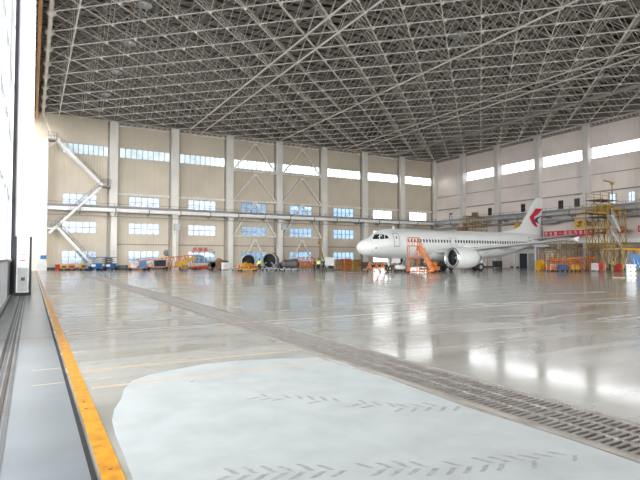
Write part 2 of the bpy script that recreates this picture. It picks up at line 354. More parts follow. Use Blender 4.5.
# little purlin cleats below eaves (dashed line)
mb = MB()
for k in range(1, 8):
    for i in range(9): x = X0+BAY*k+1+i*.97; mb.b2((x, D-.45, ZT-.62), (x+.45, D, ZT-.42))
for j in range(0, 9):
    for i in range(11): y = D-RB*j-.9-i*.72; mb.b2((W-.4, y-.4, ZT-.62), (W, y, ZT-.42))
trim(mb, 'girt_dark')
# columns
zrail = onY(115, 208, D).z
for k in range(1, 9):
    x = X0+BAY*k - (.3 if k == 8 else 0); mb = MB(); mb.b2((x-.6, D-.9, zrail), (x+.6, D, ZT-.3)); mb.b2((x-.3, D-.9, 0), (x+.6, D, zrail)); mb.b2((x-.45, D-1.05, zrail-1.1), (x+.6, D, zrail-.5))
    mb.b2((x-.15, D-1.0, 0), (x+.7, D-.02, .3)); trim(mb, 'column')
    mb = MB(); mb.b2((x-.85, D-.35, 0), (x-.6, D, ZT-.3)); trim(mb, 'girt_dark')
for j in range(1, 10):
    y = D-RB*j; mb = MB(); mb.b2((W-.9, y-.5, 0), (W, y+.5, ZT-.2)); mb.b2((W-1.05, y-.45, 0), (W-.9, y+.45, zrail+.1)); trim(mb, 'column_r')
# short pier at the door corner
zp = onY(43, 138, D-2).z; xa, xb = onY(37.6, 200, D-2).x, onY(47.3, 200, D-2).x
mb = MB(); mb.b2((xa, D-2, 0), (xb, D-.8, zp)); mb.b2((xa-.1, D-2.1, 0), (xb+.1, D-.8, 1.3)); mb.b2((xa+.25, D-2.05, 1.3), (xa+.3, D-2, zp-1)); trim(mb, 'white')
mb = MB(); mb.bar((xb-.2, D-1.5, zp+.2), (xb+1.6, D-1.4, zp+.15), .35); mb.bar((xb, D-1.5, zp-1.2), (xb+1.4, D-1.4, zp+.1), .12); mb.bar((xb-.9, D-1.6, ZR), (xb+.6, D-1.5, zp+.2), .16); trim(mb, 'truss')
mb = MB(); mb.b2((xb-.75, D-2.28, 1.7), (xb+.02, D-2.0, 2.25)); tag(mb.build('notice_board', 'ltblue'), 'small blue board on the white pier in the far left corner', 'notice board')
# wind bracing in bays 4 and 5 of the back wall
for k in (3, 4):
    b = X0+BAY*k; mid = b+BAY/2; y = D-.55
    mb = MB()
    tiers = [(onY(256, 145, D).z, onY(256, 172.5, D).z), (onY(256, 175, D).z, zg), (onY(256, 203, D).z, onY(256, 236.5, D).z), (onY(256, 239.5, D).z, onY(256, 268, D).z)]
    for i, (a, c) in enumerate(tiers):
        if i < 3: mb.bar((b+.6, y, c), (b+BAY-.6, y, c), .24)
        w = BAY/2-.6 if i < 3 else 2.9
        mb.bar((mid-.05, y, a), (mid-w, y, c), .26); mb.bar((mid+.05, y, a), (mid+w, y, c), .26)
        mb.box((mid, y-.02, a-.15), (.9, .2, .5))
    trim(mb, 'girt')
# ------------------------------------------------------------------ maintenance walkway / pipe beam along both walls
def gantry(t, L, axis):
    def bx(m, u0, u1, d0, d1, z0, z1):
        if axis == 'y': m.b2((u0, -d1, z0), (u1, -d0, z1))
        else: m.b2((-d1, u0, z0), (-d0, u1, z1))
    g = MB(); bx(g, 0, L, .2, 1.85, .52, .80); g.build('walkway_deck', 'gantry', t)
    g = MB(); bx(g, 0, L, 1.3, 1.75, -.12, .46); g.build('box_beam', 'beam' if axis == 'y' else 'steelgrey', t)
    g = MB(); bx(g, 0, L, 1.0, 1.08, -.85, -.75); g.build('pipe', 'gantry', t)
    n_ = int(L/(BAY/2 if axis == 'y' else RB/2))
    for i in range(n_+1):
        u = .3+(L-.6)*i/n_; g = MB(); bx(g, u-.07, u+.07, 1.74, 1.86, -.4, .74); bx(g, u-.07, u+.07, .0, 1.8, -.45, -.3); bx(g, u-.05, u+.05, .95, 1.1, -.85, -.3); g.build('bracket', 'gantry', t)
    g = MB(); bx(g, 0, L, 1.42, 1.46, 1.15, 1.19)
    for i in range(2*n_+1): u = .1+(L-.2)*i/(2*n_); bx(g, u-.02, u+.02, 1.42, 1.46, .7, 1.17)
    g.build('handrail', 'dark', t)
    if axis == 'x': g = MB(); bx(g, 0, L, .2, 1.9, -1.15, -.95); g.build('lower_chord', 'gantry', t)
zb = onY(115, 210.4, D-1.7).z-.12
t = thing('wall_walkway', 'long grey walkway with white box beam across the window wall', 'walkway', (.9, D-.02, zb)); gantry(t, W-1.0-.9, 'y')
t = thing('wall_walkway', 'dark walkway beam running along the right side wall above the red banner', 'walkway', (W-.02, -11, zb)); gantry(t, D+9, 'x')
# ------------------------------------------------------------------ roof: deck, purlins, space frame
def N(i, j, lay): return Vector(({0: 1.12, 1: 3.3}.get(i, X0+SX*i), D-SY*j, ZR+(0, 2.1, 4.2)[lay]))
NI, NJ = 32, 43
mb = MB(); mb.b2((-1.3, YB, ZR+5.3), (W+.4, D+.3, ZR+5.5)); struct('ceiling', mb, 'deck')
mb = MB(); y = D-.8
while y > YF: mb.b2((-1.2, y-.09, ZR+4.75), (W, y+.09, ZR+5.0)); mb.b2((-1.2, y-.3, ZR+5.0), (W, y+.3, ZR+5.04)); y -= 1.53
trim(mb, 'purlin')
mb = MB(); i = 0
while i <= NI: mb.b2((X0+SX*i-.12, YF, ZR+4.45), (X0+SX*i+.12, D, ZR+4.75)); i += 2
trim(mb, 'purlin')
sf = thing('roof_space_frame', 'lattice of welded steel tubes and ball joints under the whole roof', 'space frame', (0, 0, 0))
# lower chords, one tube per diagonal line
for s in (1, -1):
    for c in range(-NJ if s > 0 else 0, (NI if s > 0 else NI+NJ)+1):
        if c % 2: continue
        ps = [(i, (i-c) if s > 0 else (c-i)) for i in range(NI+1) if 0 <= ((i-c) if s > 0 else (c-i)) <= NJ]
        if len(ps) < 2: continue
        m_ = MB(); m_.tube(N(*ps[0], 0), N(*ps[-1], 0), .058, 6); m_.build('lower_chord', 'truss', sf)
# the two rows of heavy chords along the nodes
for i, r in ((0, .21), (1, .07), (9, .105), (10, .105), (16, .10), (22, .09), (23, .09)):
    m_ = MB(); m_.tube(N(i, 0, 0), N(i, NJ, 0), r, 8); m_.build('main_chord', 'truss', sf)
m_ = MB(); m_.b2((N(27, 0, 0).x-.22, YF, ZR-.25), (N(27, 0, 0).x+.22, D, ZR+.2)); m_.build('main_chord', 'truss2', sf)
for i in (0,):
    for j in range(0, NJ+1, 2):
        m_ = MB(); p = N(i, j, 0); m_.lathe([(.21, -.45), (.44, -.05), (.44, .05), (.21, .45)], p, 'y', 10); m_.build('joint_collar', 'truss', sf)
def inview(p, lim=1.0):
    u, v, z = project(p); return z > 0 and -40 < u < 680 and -40 < v < 480
webs = []; joints = []
mc, uc = MB(), MB()
for i in range(NI+1):
    for j in range(NJ+1):
        if (i+j) % 2 == 0:
            p = N(i, j, 0); joints.append(p)
            for di, dj in ((1, 0), (-1, 0), (0, 1), (0, -1)):
                if 0 <= i+di <= NI and 0 <= j+dj <= NJ:
                    q = N(i+di, j+dj, 1); webs.append((p, q)); webs.append((q, N(i, j, 2)))
            for di, dj in ((1, 1), (1, -1)):
                if 0 <= i+di <= NI and 0 <= j+dj <= NJ: uc.tube(N(i, j, 2), N(i+di, j+dj, 2), .045, 4, caps=False)
        else:
            for di, dj in ((1, 1), (1, -1)):
                if 0 <= i+di <= NI and 0 <= j+dj <= NJ: mc.tube(N(i, j, 1), N(i+di, j+dj, 1), .04, 4, caps=False)
webs.sort(key=lambda w: (0 if inview((w[0]+w[1])/2) else 1, project((w[0]+w[1])/2)[2])); joints.sort(key=lambda p: (0 if inview(p) else 1, project(p)[2]))
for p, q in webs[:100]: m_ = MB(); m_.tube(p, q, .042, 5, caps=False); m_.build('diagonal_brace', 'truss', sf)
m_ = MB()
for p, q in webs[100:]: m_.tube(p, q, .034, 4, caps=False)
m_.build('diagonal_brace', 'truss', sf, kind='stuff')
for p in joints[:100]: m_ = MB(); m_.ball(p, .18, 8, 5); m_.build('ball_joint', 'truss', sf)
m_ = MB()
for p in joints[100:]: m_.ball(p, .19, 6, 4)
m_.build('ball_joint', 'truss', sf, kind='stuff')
mc.build('middle_chord', 'truss2', sf, kind='stuff'); uc.build('upper_chord', 'truss2', sf, kind='stuff')  # middle and upper chords darkened in colour so the lower layer reads brighter
# high-bay lamps hung in the frame
def lamp(x, y, label, grp=None):
    t = thing('highbay_lamp', label, 'lamp', (x, y, ZR-.1), 0, grp)
    m_ = MB(); m_.lathe([(.18, .55), (.30, .35), (.62, 0), (.60, -.06), (.28, .30), (.0, .36)], (0, 0, 0), 'z', 16); m_.build('lamp_shade', 'planegrey', t)
    m_ = MB(); m_.lathe([(.001, .75), (.2, .75), (.22, .5), (.2, .45)], (0, 0, 0), 'z', 10); m_.tube((0, 0, .7), (0, 0, 2.2), .03, 5); m_.build('ballast_box', 'dark', t)
    m_ = MB(); m_.ball((0, 0, .12), .14); m_.build('bulb', 'cream', t)
xl = onY(99, 109, D-9).x
for q, px_py in enumerate(((145, 4), (130, 42.7), (117, 71.7), (106.5, 94), (99, 110))):
    d = ray(*px_py); p = CP+d*((ZR-CAMH)/d.z)
    lamp(p.x, p.y, ['dark ringed highbay lamp nearest the top edge of the picture', 'ringed highbay lamp second from the nearest in the left row', 'ringed highbay lamp in the middle of the left row', 'ringed highbay lamp fourth from the nearest in the left row', 'ringed highbay lamp closest to the window wall'][q], 'row of highbay lamps at the left')
for px_py, lb in (((460, 35), 'grey highbay lamp hanging in the lattice above the aircraft'), ((606, 77), 'pale highbay lamp in the lattice near the right side wall')):
    d = ray(*px_py); p = CP+d*((ZR-CAMH)/d.z); lamp(p.x, p.y, lb)
# ------------------------------------------------------------------ hangar doors at the left
zd = ZR-1.0
# leaf with end face towards the camera
yE = dep(22, 24.5*1.8/1.7).y; xe0, xe1 = onF(13.5, 295.5).x, onF(31, 295.5).x; yE = onF(31, 295.5).y
d2 = bpy.data.objects.new('door_1', None); C.objects.link(d2); d2['kind'] = 'structure'
m_ = MB(); m_.b2((xe0+.05, yE, .05), (xe1-.04, yE+.7, zd)); m_.b2((xe0+.05, yE+.7, .05), (xe1-.04, D-3, 2.2)); m_.b2((xe0+.05, yE+.7, zd-.6), (xe1-.04, D-3, zd))
y = yE+6
while y < D-3: m_.b2((xe0+.1, y-.25, 2.2), (xe1-.04, y+.25, zd-.6)); y += 6.5
for z in (7, 12, 17): m_.b2((xe0+.3, yE+.7, z), (xe1-.3, D-3, z+.15))
m_.build('door_leaf', 'doorwhite', d2); m_ = MB(); m_.b2(((xe0+xe1)/2-.02, yE+.7, 2.2), ((xe0+xe1)/2+.02, D-3, zd-.6)); m_.build('pane', 'g_clear', d2)  # unseen glazing added to bring daylight deep into the hall
d3 = MB(); XG = onF(0, 311).x; d3.b2((XG-.5, YB, .05), (XG-.3, 3.2, zd)); struct('door_3', d3, 'doorwhite')  # unseen closed leaf, its end placed to set daylight on the near floor
for xx in (xe0, xe1-.1):
    m_ = MB(); m_.b2((xx, yE-.08, .02), (xx+.1, yE+.05, 2.85)); m_.build('edge_guard', 'black', d2)
m_ = MB(); m_.b2((xe0, yE-.08, .02), (xe1, yE, .16)); m_.build('bumper', 'black', d2)
m_ = MB(); m_.b2((xe0+.02, yE-.04, 2.7), (xe0+.06, yE+.02, zd)); m_.build('rubber_edge', 'seam', d2)
m_ = MB(); m_.b2((xe0+.16, yE-.02, .2), (xe1-.16, yE, 1.35)); m_.build('kick_plate', 'steelgrey', d2)
xm = (xe0+xe1)/2
m_ = MB(); m_.b2((xm-.13, yE-.03, 1.68), (xm+.13, yE-.01, 2.05)); s = m_.build('notice', 'white', d2)
m_ = MB(); m_.b2((xm-.11, yE-.035, 1.68), (xm+.11, yE-.03, 1.74)); m_.b2((xm-.1, yE-.035, 1.98), (xm+.1, yE-.03, 2.02)); m_.bar((xm-.06, yE-.033, 1.9), (xm+.04, yE-.033, 1.8), .02, .01); m_.build('notice_print', 'logo_red', s)
m_ = MB(); m_.b2((xm-.07, yE-.04, .72), (xm+.1, yE-.02, .88)); m_.build('lock_plate', 'dark', d2)
# glazed leaf on the outer track
d1 = bpy.data.objects.new('door_2', None); C.objects.link(d1); d1['kind'] = 'structure'; xg = onF(0, 311).x
m_ = MB(); m_.b2((xg-.12, 12, .06), (xg, yE+1.2, 1.72)); m_.build('kick_panel', 'doorgrey', d1)
m_ = MB()
for i in range(22): y = 12.3+i*.62; m_.b2((xg, y, .1), (xg+.03, y+.06, 1.7))
m_.b2((xg, 12, 1.66), (xg+.05, yE+1.2, 1.76)); m_.build('stiffener', 'steelgrey', d1)
m_ = MB()
for y in (12, 18, 21.2, 24.0, yE+1.1): m_.b2((xg-.12, y, 1.75), (xg, y+.12, zd))
for z in (4.6, 7.5, 10.4, 13.4, 16.5): m_.b2((xg-.1, 12, z), (xg-.02, yE+1.2, z+.1))
m_.build('door_frame', 'doorwhite', d1)
m_ = MB(); m_.b2((xg-.07, 12, 1.75), (xg-.05, yE+1.2, zd)); m_.build('pane', 'g_clear', d1)
m_ = MB(); m_.b2((xg-.1, yE+1.15, 0), (xe0-.02, yE+1.5, zd)); m_.build('seal_post', 'black', d1)
# amber guide beam overhead
xo = (X0*.20); m_ = MB(); m_.b2((.10, YF, ZR-.9), (.42, D-.2, ZR-.5)); m_.b2((.2, YF, ZR-.5), (.3, D-.2, ZR)); tag(m_.build('guide_beam', 'amber'), 'long amber steel beam above the hangar door track', 'guide beam')
# ================================================================== AIRCRAFT
NX = dep(357.5, 68.0); AH = math.radians(61.5)+YAW
ac = thing('airliner', 'white twin-engine airliner with red and dark blue tail mark parked nose to the left', 'aircraft', (NX.x, NX.y, 0), PI/2-AH)
bpy.context.view_layer.update()
ACM = Matrix.Translation(ac.location) @ Matrix.Rotation(PI/2-AH, 4, 'Z'); ACI = ACM.inverted()
ST = [(0, 3.30, 3.24, .03), (.04, 3.50, 3.02, .24), (.14, 3.70, 2.80, .44), (.4, 3.98, 2.52, .74), (.9, 4.28, 2.24, 1.08), (1.5, 4.54, 2.06, 1.34), (2.0, 4.74, 2.03, 1.46), (2.5, 5.10, 1.93, 1.62), (3.0, 5.42, 1.86, 1.74), (3.6, 5.66, 1.80, 1.85), (4.4, 5.82, 1.76, 1.93),
      (5.6, 5.90, 1.73, 1.975), (8, 5.90, 1.73, 1.975), (13, 5.90, 1.73, 1.975), (18, 5.90, 1.73, 1.975), (23, 5.90, 1.73, 1.975), (25, 5.90, 1.84, 1.96), (27, 5.90, 2.12, 1.92), (29, 5.89, 2.60, 1.78), (31, 5.86, 3.17, 1.52), (33, 5.78, 3.75, 1.18), (35, 5.62, 4.28, .80), (36.5, 5.42, 4.65, .48), (37.3, 5.25, 4.82, .25), (37.57, 5.12, 4.92, .05)]
def fst(x):
    for a, b in zip(ST, ST[1:]):
        if a[0] <= x <= b[0]:
            t = (x-a[0])/(b[0]-a[0]); return [a[i]+(b[i]-a[i])*t for i in range(4)]
def fpt(x, z=None, side=-1, off=0, ang=None):      # point on the fuselage skin
    _, t, b, hw = fst(x); zc = (t+b)/2; hz_ = (t-b)/2
    a = ang if ang is not None else math.acos(max(-1, min(1, (z-zc)/hz_)))
    nrm = Vector((0, side*math.sin(a)/max(hw, .1), math.cos(a)/max(hz_, .1))).normalized()
    return Vector((x, side*hw*math.sin(a), zc+hz_*math.cos(a)))+nrm*off
m_ = MB(); nseg = 32; vs_ = []
for x, t, b, hw in ST:
    for k in range(nseg): a = 2*PI*k/nseg; vs_.append((x, hw*math.sin(a), (t+b)/2+(t-b)/2*math.cos(a)))
m_.add(vs_, [(s*nseg+k, s*nseg+(k+1) % nseg, (s+1)*nseg+(k+1) % nseg, (s+1)*nseg+k) for s in range(len(ST)-1) for k in range(nseg)], True)
m_.add(vs_[:nseg], [tuple(range(nseg))], True); m_.add(vs_[-nseg:], [tuple(range(nseg))], True)
fus = m_.build('fuselage', 'plane', ac)
def skinpatch(corners, side, off, th=.02):
    P = [fpt(x, z, side, off) for x, z in corners]; Q = [fpt(x, z, side, off-th) for x, z in corners]; n_ = len(P); m_ = MB()
    m_.add(Q+P, [tuple(range(n_))[::-1], tuple(range(n_, 2*n_))]+[(i, (i+1) % n_, n_+(i+1) % n_, n_+i) for i in range(n_)]); return m_
for side in (-1, 1):
    x = 7.0; k = 0; first = None
    while x < 31.2:
        if not (14.9 < x < 15.3):
            z = 4.22; m_ = skinpatch([(x-.13, z-.18), (x-.05, z-.23), (x+.05, z-.23), (x+.13, z-.18), (x+.13, z+.18), (x+.05, z+.23), (x-.05, z+.23), (x-.13, z+.18)], side, .015); m_.build('cabin_window', 'darkglass', ac)
        x += .533
    # doors: frame line, panel and handle
    for (dx, dw) in ((5.05, .88), (31.9, .80)):
        z0, z1 = 3.42, 5.15
        m_ = MB()
        for (xa_, xb_, za_, zb_) in ((dx-dw/2-.05, dx-dw/2+.03, z0, z1), (dx+dw/2-.03, dx+dw/2+.05, z0, z1)):
            for q in range(4): a0 = za_+(zb_-za_)*q/4; a1 = za_+(zb_-za_)*(q+1)/4; s = skinpatch([(xa_, a0), (xb_, a0), (xb_, a1), (xa_, a1)], side, .02); m_.add(s.v, s.f)
        for (za_, zb_) in ((z0-.06, z0+.05), (z1-.04, z1+.04)): s = skinpatch([(dx-dw/2, za_), (dx+dw/2, za_), (dx+dw/2, zb_), (dx-dw/2, zb_)], side, .02); m_.add(s.v, s.f)
        d_ = m_.build('cabin_door', 'seam', ac)
        skinpatch([(dx-.09, 4.45), (dx+.09, 4.45), (dx+.09, 4.72), (dx-.09, 4.72)], side, .02).build('door_window', 'darkglass', d_)
    for dx in (14.65, 15.6):
        m_ = MB()
        for (xa_, xb_, za_, zb_) in ((dx-.3, dx-.24, 3.7, 4.72), (dx+.24, dx+.3, 3.7, 4.72), (dx-.28, dx+.28, 4.66, 4.72), (dx-.28, dx+.28, 3.68, 3.75)): s = skinpatch([(xa_, za_), (xb_, za_), (xb_, zb_), (xa_, zb_)], side, .018); m_.add(s.v, s.f)
        m_.build('overwing_exit', 'seam', ac)
    # cockpit windows
    for pts in ([(1.78, 4.36), (2.52, 4.36), (2.84, 5.02), (2.42, 4.98)], [(2.62, 4.36), (3.18, 4.38), (3.34, 4.92), (2.94, 5.02)], [(3.28, 4.39), (3.86, 4.46), (3.70, 4.84), (3.44, 4.90)]):
        skinpatch(pts, side, .03, .04).build('cockpit_window', 'darkglass', ac)
    skinpatch([(1.9, 3.05), (2.05, 3.05), (2.05, 3.28), (1.9, 3.28)], side, .03).build('air_probe', 'dark', ac)
m_ = MB(); vs_ = []
for k in range(33): a = 2*PI*k/32; vs_ += [fpt(1.50, 0, 1, .012, a), fpt(1.54, 0, 1, .012, a)]
m_ = MB(); m_.add(vs_, [(2*k, 2*k+1, 2*k+3, 2*k+2) for k in range(32)]); m_.build('radome_seam', 'planegrey', ac)
m_ = MB(); m_.prism([(5.6, -.02, 5.88), (6.1, -.02, 5.88), (6.0, -.02, 6.3), (5.85, -.02, 6.3)], (0, .04, 0)); m_.build('antenna', 'white', ac)
m_ = MB(); m_.lathe([(.05, 10.6), (.9, 11.2), (1.35, 12.2), (1.55, 14), (1.55, 19), (1.25, 21.5), (.6, 23.5), (.05, 24.5)], (0, 0, 2.55), 'x', 24)
for i_, v in enumerate(m_.v): m_.v[i_] = (v[0], v[1]*1.45, 2.45+(v[2]-2.55)*.75)
m_.build('belly_fairing', 'plane', ac)
def foil(chord, th, n_=10):
    up = []; lo = []
    for i in range(n_+1):
        t = (1-math.cos(PI*i/n_))/2; y = 5*th*(.2969*math.sqrt(t)-.126*t-.3516*t*t+.2843*t**3-.1015*t**4)
        up.append((t*chord, y*chord*1.1)); lo.append((t*chord, -y*chord*.9))
    return up+lo[-2:0:-1]
def wing(name, secs, side, m, vert=False):      # secs: (x_le, span, height, chord, thickness)
    m_ = MB(); vs_ = []; n_ = 0
    for xl_, sp, z, ch, th in secs:
        f_ = foil(ch, th); n_ = len(f_)
        for a, b in f_: vs_.append((xl_+a, b, z) if vert else (xl_+a, side*sp, z+b))
    m_.add(vs_, [(s*n_+k, s*n_+(k+1) % n_, (s+1)*n_+(k+1) % n_, (s+1)*n_+k) for s in range(len(secs)-1) for k in range(n_)], True)
    m_.add(vs_[:n_], [tuple(range(n_))[::-1]]); m_.add(vs_[-n_:], [tuple(range(n_))]); return m_.build(name, m, ac)
for side in (-1, 1):
    w_ = wing('wing', [(11.3, 1.2, 2.55, 7.2, .13), (12.0, 2.0, 2.65, 6.9, .13), (14.4, 6.4, 3.10, 4.1, .115), (19.3, 15.6, 4.02, 1.75, .10), (20.0, 16.9, 4.15, 1.5, .09)], side, 'planegrey')
    m_ = MB(); m_.prism([(20.1, side*16.9, 4.1), (21.4, side*16.9, 4.1), (21.7, side*16.95, 4.45), (21.2, side*16.95, 4.45)], (0, side*.06, 0)); m_.prism([(20.5, side*16.9, 4.15), (21.4, side*16.9, 4.15), (21.6, side*16.92, 3.8)], (0, side*.06, 0)); m_.build('wingtip_fence', 'plane', w_)
    for sp, xx, zz_ in ((4.4, 16.0, 2.75), (8.2, 17.2, 3.15), (12.0, 19.2, 3.55)):
        m_ = MB(); m_.lathe([(.02, xx), (.17, xx+.6), (.24, xx+1.6), (.18, xx+2.6), (.02, xx+3.6)], (0, side*sp, zz_-.1), 'x', 10); m_.build('flap_fairing', 'planegrey', w_)
    wing('horizontal_stabilizer', [(31.9, .3, 4.85, 4.2, .10), (32.6, .9, 4.90, 3.7, .10), (35.2, 6.2, 5.45, 1.6, .09)], side, 'planegrey')
    # engine
    ey, ez = side*5.75, 1.93
    en = bpy.data.objects.new('engine', None); C.objects.link(en); en.parent = ac; en.location = (-1.4, ey, ez-.06); en.scale = (1.12, 1.24, 1.24)
    m_ = MB(); m_.lathe([(.93, 11.35), (1.02, 11.12), (1.10, 11.0)][::-1] and [(.90, 11.6), (.93, 11.25), (1.00, 11.12), (1.08, 11.2), (1.16, 11.6), (1.21, 12.3), (1.20, 13.3), (1.08, 14.3), (.92, 14.9), (.86, 14.9)], (0, 0, 0), 'x', 32); m_.build('nacelle', 'plane', en)
    m_ = MB(); m_.lathe([(.92, 11.30), (.955, 11.14), (1.0, 11.09), (1.06, 11.13), (1.12, 11.32)], (0, 0, 0), 'x', 32); m_.build('inlet_lip', 'metal', en)
    m_ = MB(); m_.lathe([(.90, 11.55), (.88, 12.1), (.88, 12.15), (.001, 12.15)], (0, 0, 0), 'x', 24); m_.build('inlet_duct', 'dark', en)
    m_ = MB()
    for k in range(24):
        a = 2*PI*k/24; c, s = math.cos(a), math.sin(a); c2, s2 = math.cos(a+.16), math.sin(a+.16)
        m_.prism([(12.0, c*.25, s*.25), (12.0, c*.86, s*.86), (12.1, c2*.86, s2*.86), (12.1, c2*.25, s2*.25)], (.015, 0, 0))
    m_.build('fan', 'dark', en)
    m_ = MB(); m_.lathe([(.001, 11.7), (.14, 11.85), (.24, 12.05)], (0, 0, 0), 'x', 16); m_.build('spinner', 'steelgrey', en)
    m_ = MB(); m_.lathe([(.62, 14.6), (.55, 15.4), (.40, 15.7), (.05, 16.2)], (0, 0, 0), 'x', 20); m_.build('exhaust_cone', 'steelgrey', en)
    m_ = MB(); m_.prism([(12.4, -.18, 1.05), (16.0, -.18, .3), (17.4, -.18, 1.0), (16.4, -.18, 1.15), (13.4, -.18, 1.5)], (0, .36, 0)); m_.build('pylon', 'plane', en)
    # main gear
    g = bpy.data.objects.new('main_gear', None); C.objects.link(g); g.parent = ac; g.location = (17.9, side*3.8, 0)
    m_ = MB(); m_.tube((0, 0, .56), (0, 0, 2.9), .12, 10); m_.bar((0, 0, 1.2), (0, -side*1.6, 2.7), .1); m_.tube((0, -.5, .58), (0, .5, .58), .09, 8); m_.build('strut', 'steelgrey', g)
    for s in (-.46, .46):
        m_ = MB(); m_.lathe([(.30, -.19), (.52, -.2), (.575, -.12), (.575, .12), (.52, .2), (.30, .19)], (0, s, .575), 'y', 20); w2 = m_.build('wheel', 'black', g)
        m_ = MB(); m_.lathe([(.001, -.13), (.25, -.15), (.30, -.17), (.30, .17), (.25, .15), (.001, .13)], (0, s, .575), 'y', 16); m_.build('hub', 'steelgrey', w2)
    m_ = MB(); m_.prism([(-.6, side*.3, .9), (.6, side*.3, .9), (.5, side*.5, 2.6), (-.5, side*.5, 2.6)], (0, side*.04, 0)); m_.build('gear_door', 'plane', g)
g = bpy.data.objects.new('nose_gear', None); C.objects.link(g); g.parent = ac; g.location = (5.07, 0, 0)
m_ = MB(); m_.tube((0, 0, .4), (.1, 0, 2.0), .09, 10); m_.bar((0, 0, .9), (-1.1, 0, 1.95), .07); m_.tube((0, -.32, .38), (0, .32, .38), .06, 8); m_.build('strut', 'white', g)
for s in (-.26, .26):
    m_ = MB(); m_.lathe([(.19, -.1), (.34, -.11), (.38, -.06), (.38, .06), (.34, .11), (.19, .1)], (0, s, .38), 'y', 18); w2 = m_.build('wheel', 'black', g)
    m_ = MB(); m_.lathe([(.001, -.08), (.19, -.1), (.19, .1), (.001, .08)], (0, s, .38), 'y', 12); m_.build('hub', 'white', w2)
for s in (-.45, .45): m_ = MB(); m_.box((.9, s, 1.45), (1.5, .04, .65)); m_.build('gear_door', 'plane', g)
# fin and its emblem
fin = wing('vertical_fin', [(29.2, 0, 5.55, 7.0, .085), (30.9, 0, 6.6, 5.2, .09), (34.9, 0, 11.65, 2.05, .09), (35.3, 0, 11.8, 1.5, .05)], 1, 'plane', vert=True)
m_ = MB(); m_.prism([(26.3, -.05, 5.85), (29.8, -.12, 5.8), (31.2, -.1, 7.0), (29.9, -.06, 6.4)], (0, .16, 0)); m_.build('dorsal_fillet', 'plane', ac)
def finpt(px, py):
    d = ACI.to_3x3() @ ray(px, py); o = ACI @ CP; k = (-.2-o.y)/d.y; return o+d*k
def emblem(name, pts, m):
    Q = [finpt(500+a/8, 190+b/8) for a, b in pts]
    for side in (-1, 1):
        m_ = MB(); m_.prism([(q.x, side*.245, q.z) for q in Q], (0, side*.01, 0)); m_.build(name, m, fin)
emblem('red_emblem', [(285, 148), (338, 150), (322, 172), (300, 196), (272, 215), (276, 240), (288, 270), (300, 298), (280, 292), (258, 268), (243, 240), (235, 215), (258, 190)], 'logo_red')
emblem('blue_emblem', [(345, 208), (322, 210), (298, 218), (280, 230), (271, 243), (284, 256), (312, 273), (302, 256), (298, 240), (306, 226), (322, 215)], 'logo_blue')
# ================================================================== generic builders
def scaffold(name, label, cat, o, rz, L, Dp, levels, nx, m='ochre', r=.05, dm='rust', ny=1, rail=1.1, brace=True, grp=None, feet=0.0):
    t = thing(name, label, cat, o, rz, grp); top = levels[-1]
    for i in range(nx+1):
        for j in range(ny+1):
            m_ = MB(); m_.tube((L*i/nx-L/2, Dp*j/ny-Dp/2, feet), (L*i/nx-L/2, Dp*j/ny-Dp/2, top+rail), r, 6); m_.tube((L*i/nx-L/2, Dp*j/ny-Dp/2, 0), (L*i/nx-L/2, Dp*j/ny-Dp/2, .12), r*2, 6); m_.build('post', m, t)
    prev = 0.1
    for z in levels:
        m_ = MB(); m_.box((0, 0, z), (L+.1, Dp+.1, .07)); m_.build('platform', dm, t)
        m_ = MB()
        for h_ in (rail*.5, rail):
            for s in (-1, 1): m_.tube((-L/2, s*Dp/2, z+h_), (L/2, s*Dp/2, z+h_), r*.6, 5); m_.tube((s*L/2, -Dp/2, z+h_), (s*L/2, Dp/2, z+h_), r*.6, 5)
        m_.build('guardrail', m, t)
        if brace:
            for s in (-1, 1):
                m_ = MB()
                for i in range(nx): a, b = L*i/nx-L/2, L*(i+1)/nx-L/2; m_.tube((a, s*Dp/2, prev), (b, s*Dp/2, z), r*.6, 5); m_.tube((b, s*Dp/2, prev), (a, s*Dp/2, z), r*.6, 5)
                m_.build('cross_brace', m, t)
        prev = z
    return t
def stairs(t, p, q, w, m, n_=None, mt=None, rail=1.0, railm=None, wd=None):    # stair flight from p (top) to q (bottom)
    p = Vector(p); q = Vector(q); d = q-p; hd = Vector((d.x, d.y, 0)).normalized(); s = Vector((-hd.y, hd.x, 0))*w/2
    m_ = MB()
    for k in (-1, 1): m_.bar(p+s*k, q+s*k, .08, wd or .3)
    st_ = m_.build('stringer', m, t); n_ = n_ or max(3, int(abs(d.z)/.2)); m_ = MB()
    for i in range(n_): c = p+d*((i+.5)/n_); m_.box(c, (.28, w, .04), math.atan2(hd.y, hd.x))
    m_.build('treads', mt or m, t)
    m_ = MB()
    for k in (-1, 1):
        for h_ in (rail, rail*.5): m_.tube(p+s*k+Vector((0, 0, h_)), q+s*k+Vector((0, 0, h_)), .025, 5)
        for i in range(6): c = p+d*(i/5)+s*k; m_.tube(c, c+Vector((0, 0, rail)), .025, 5)
    m_.build('handrail', railm or m, t)
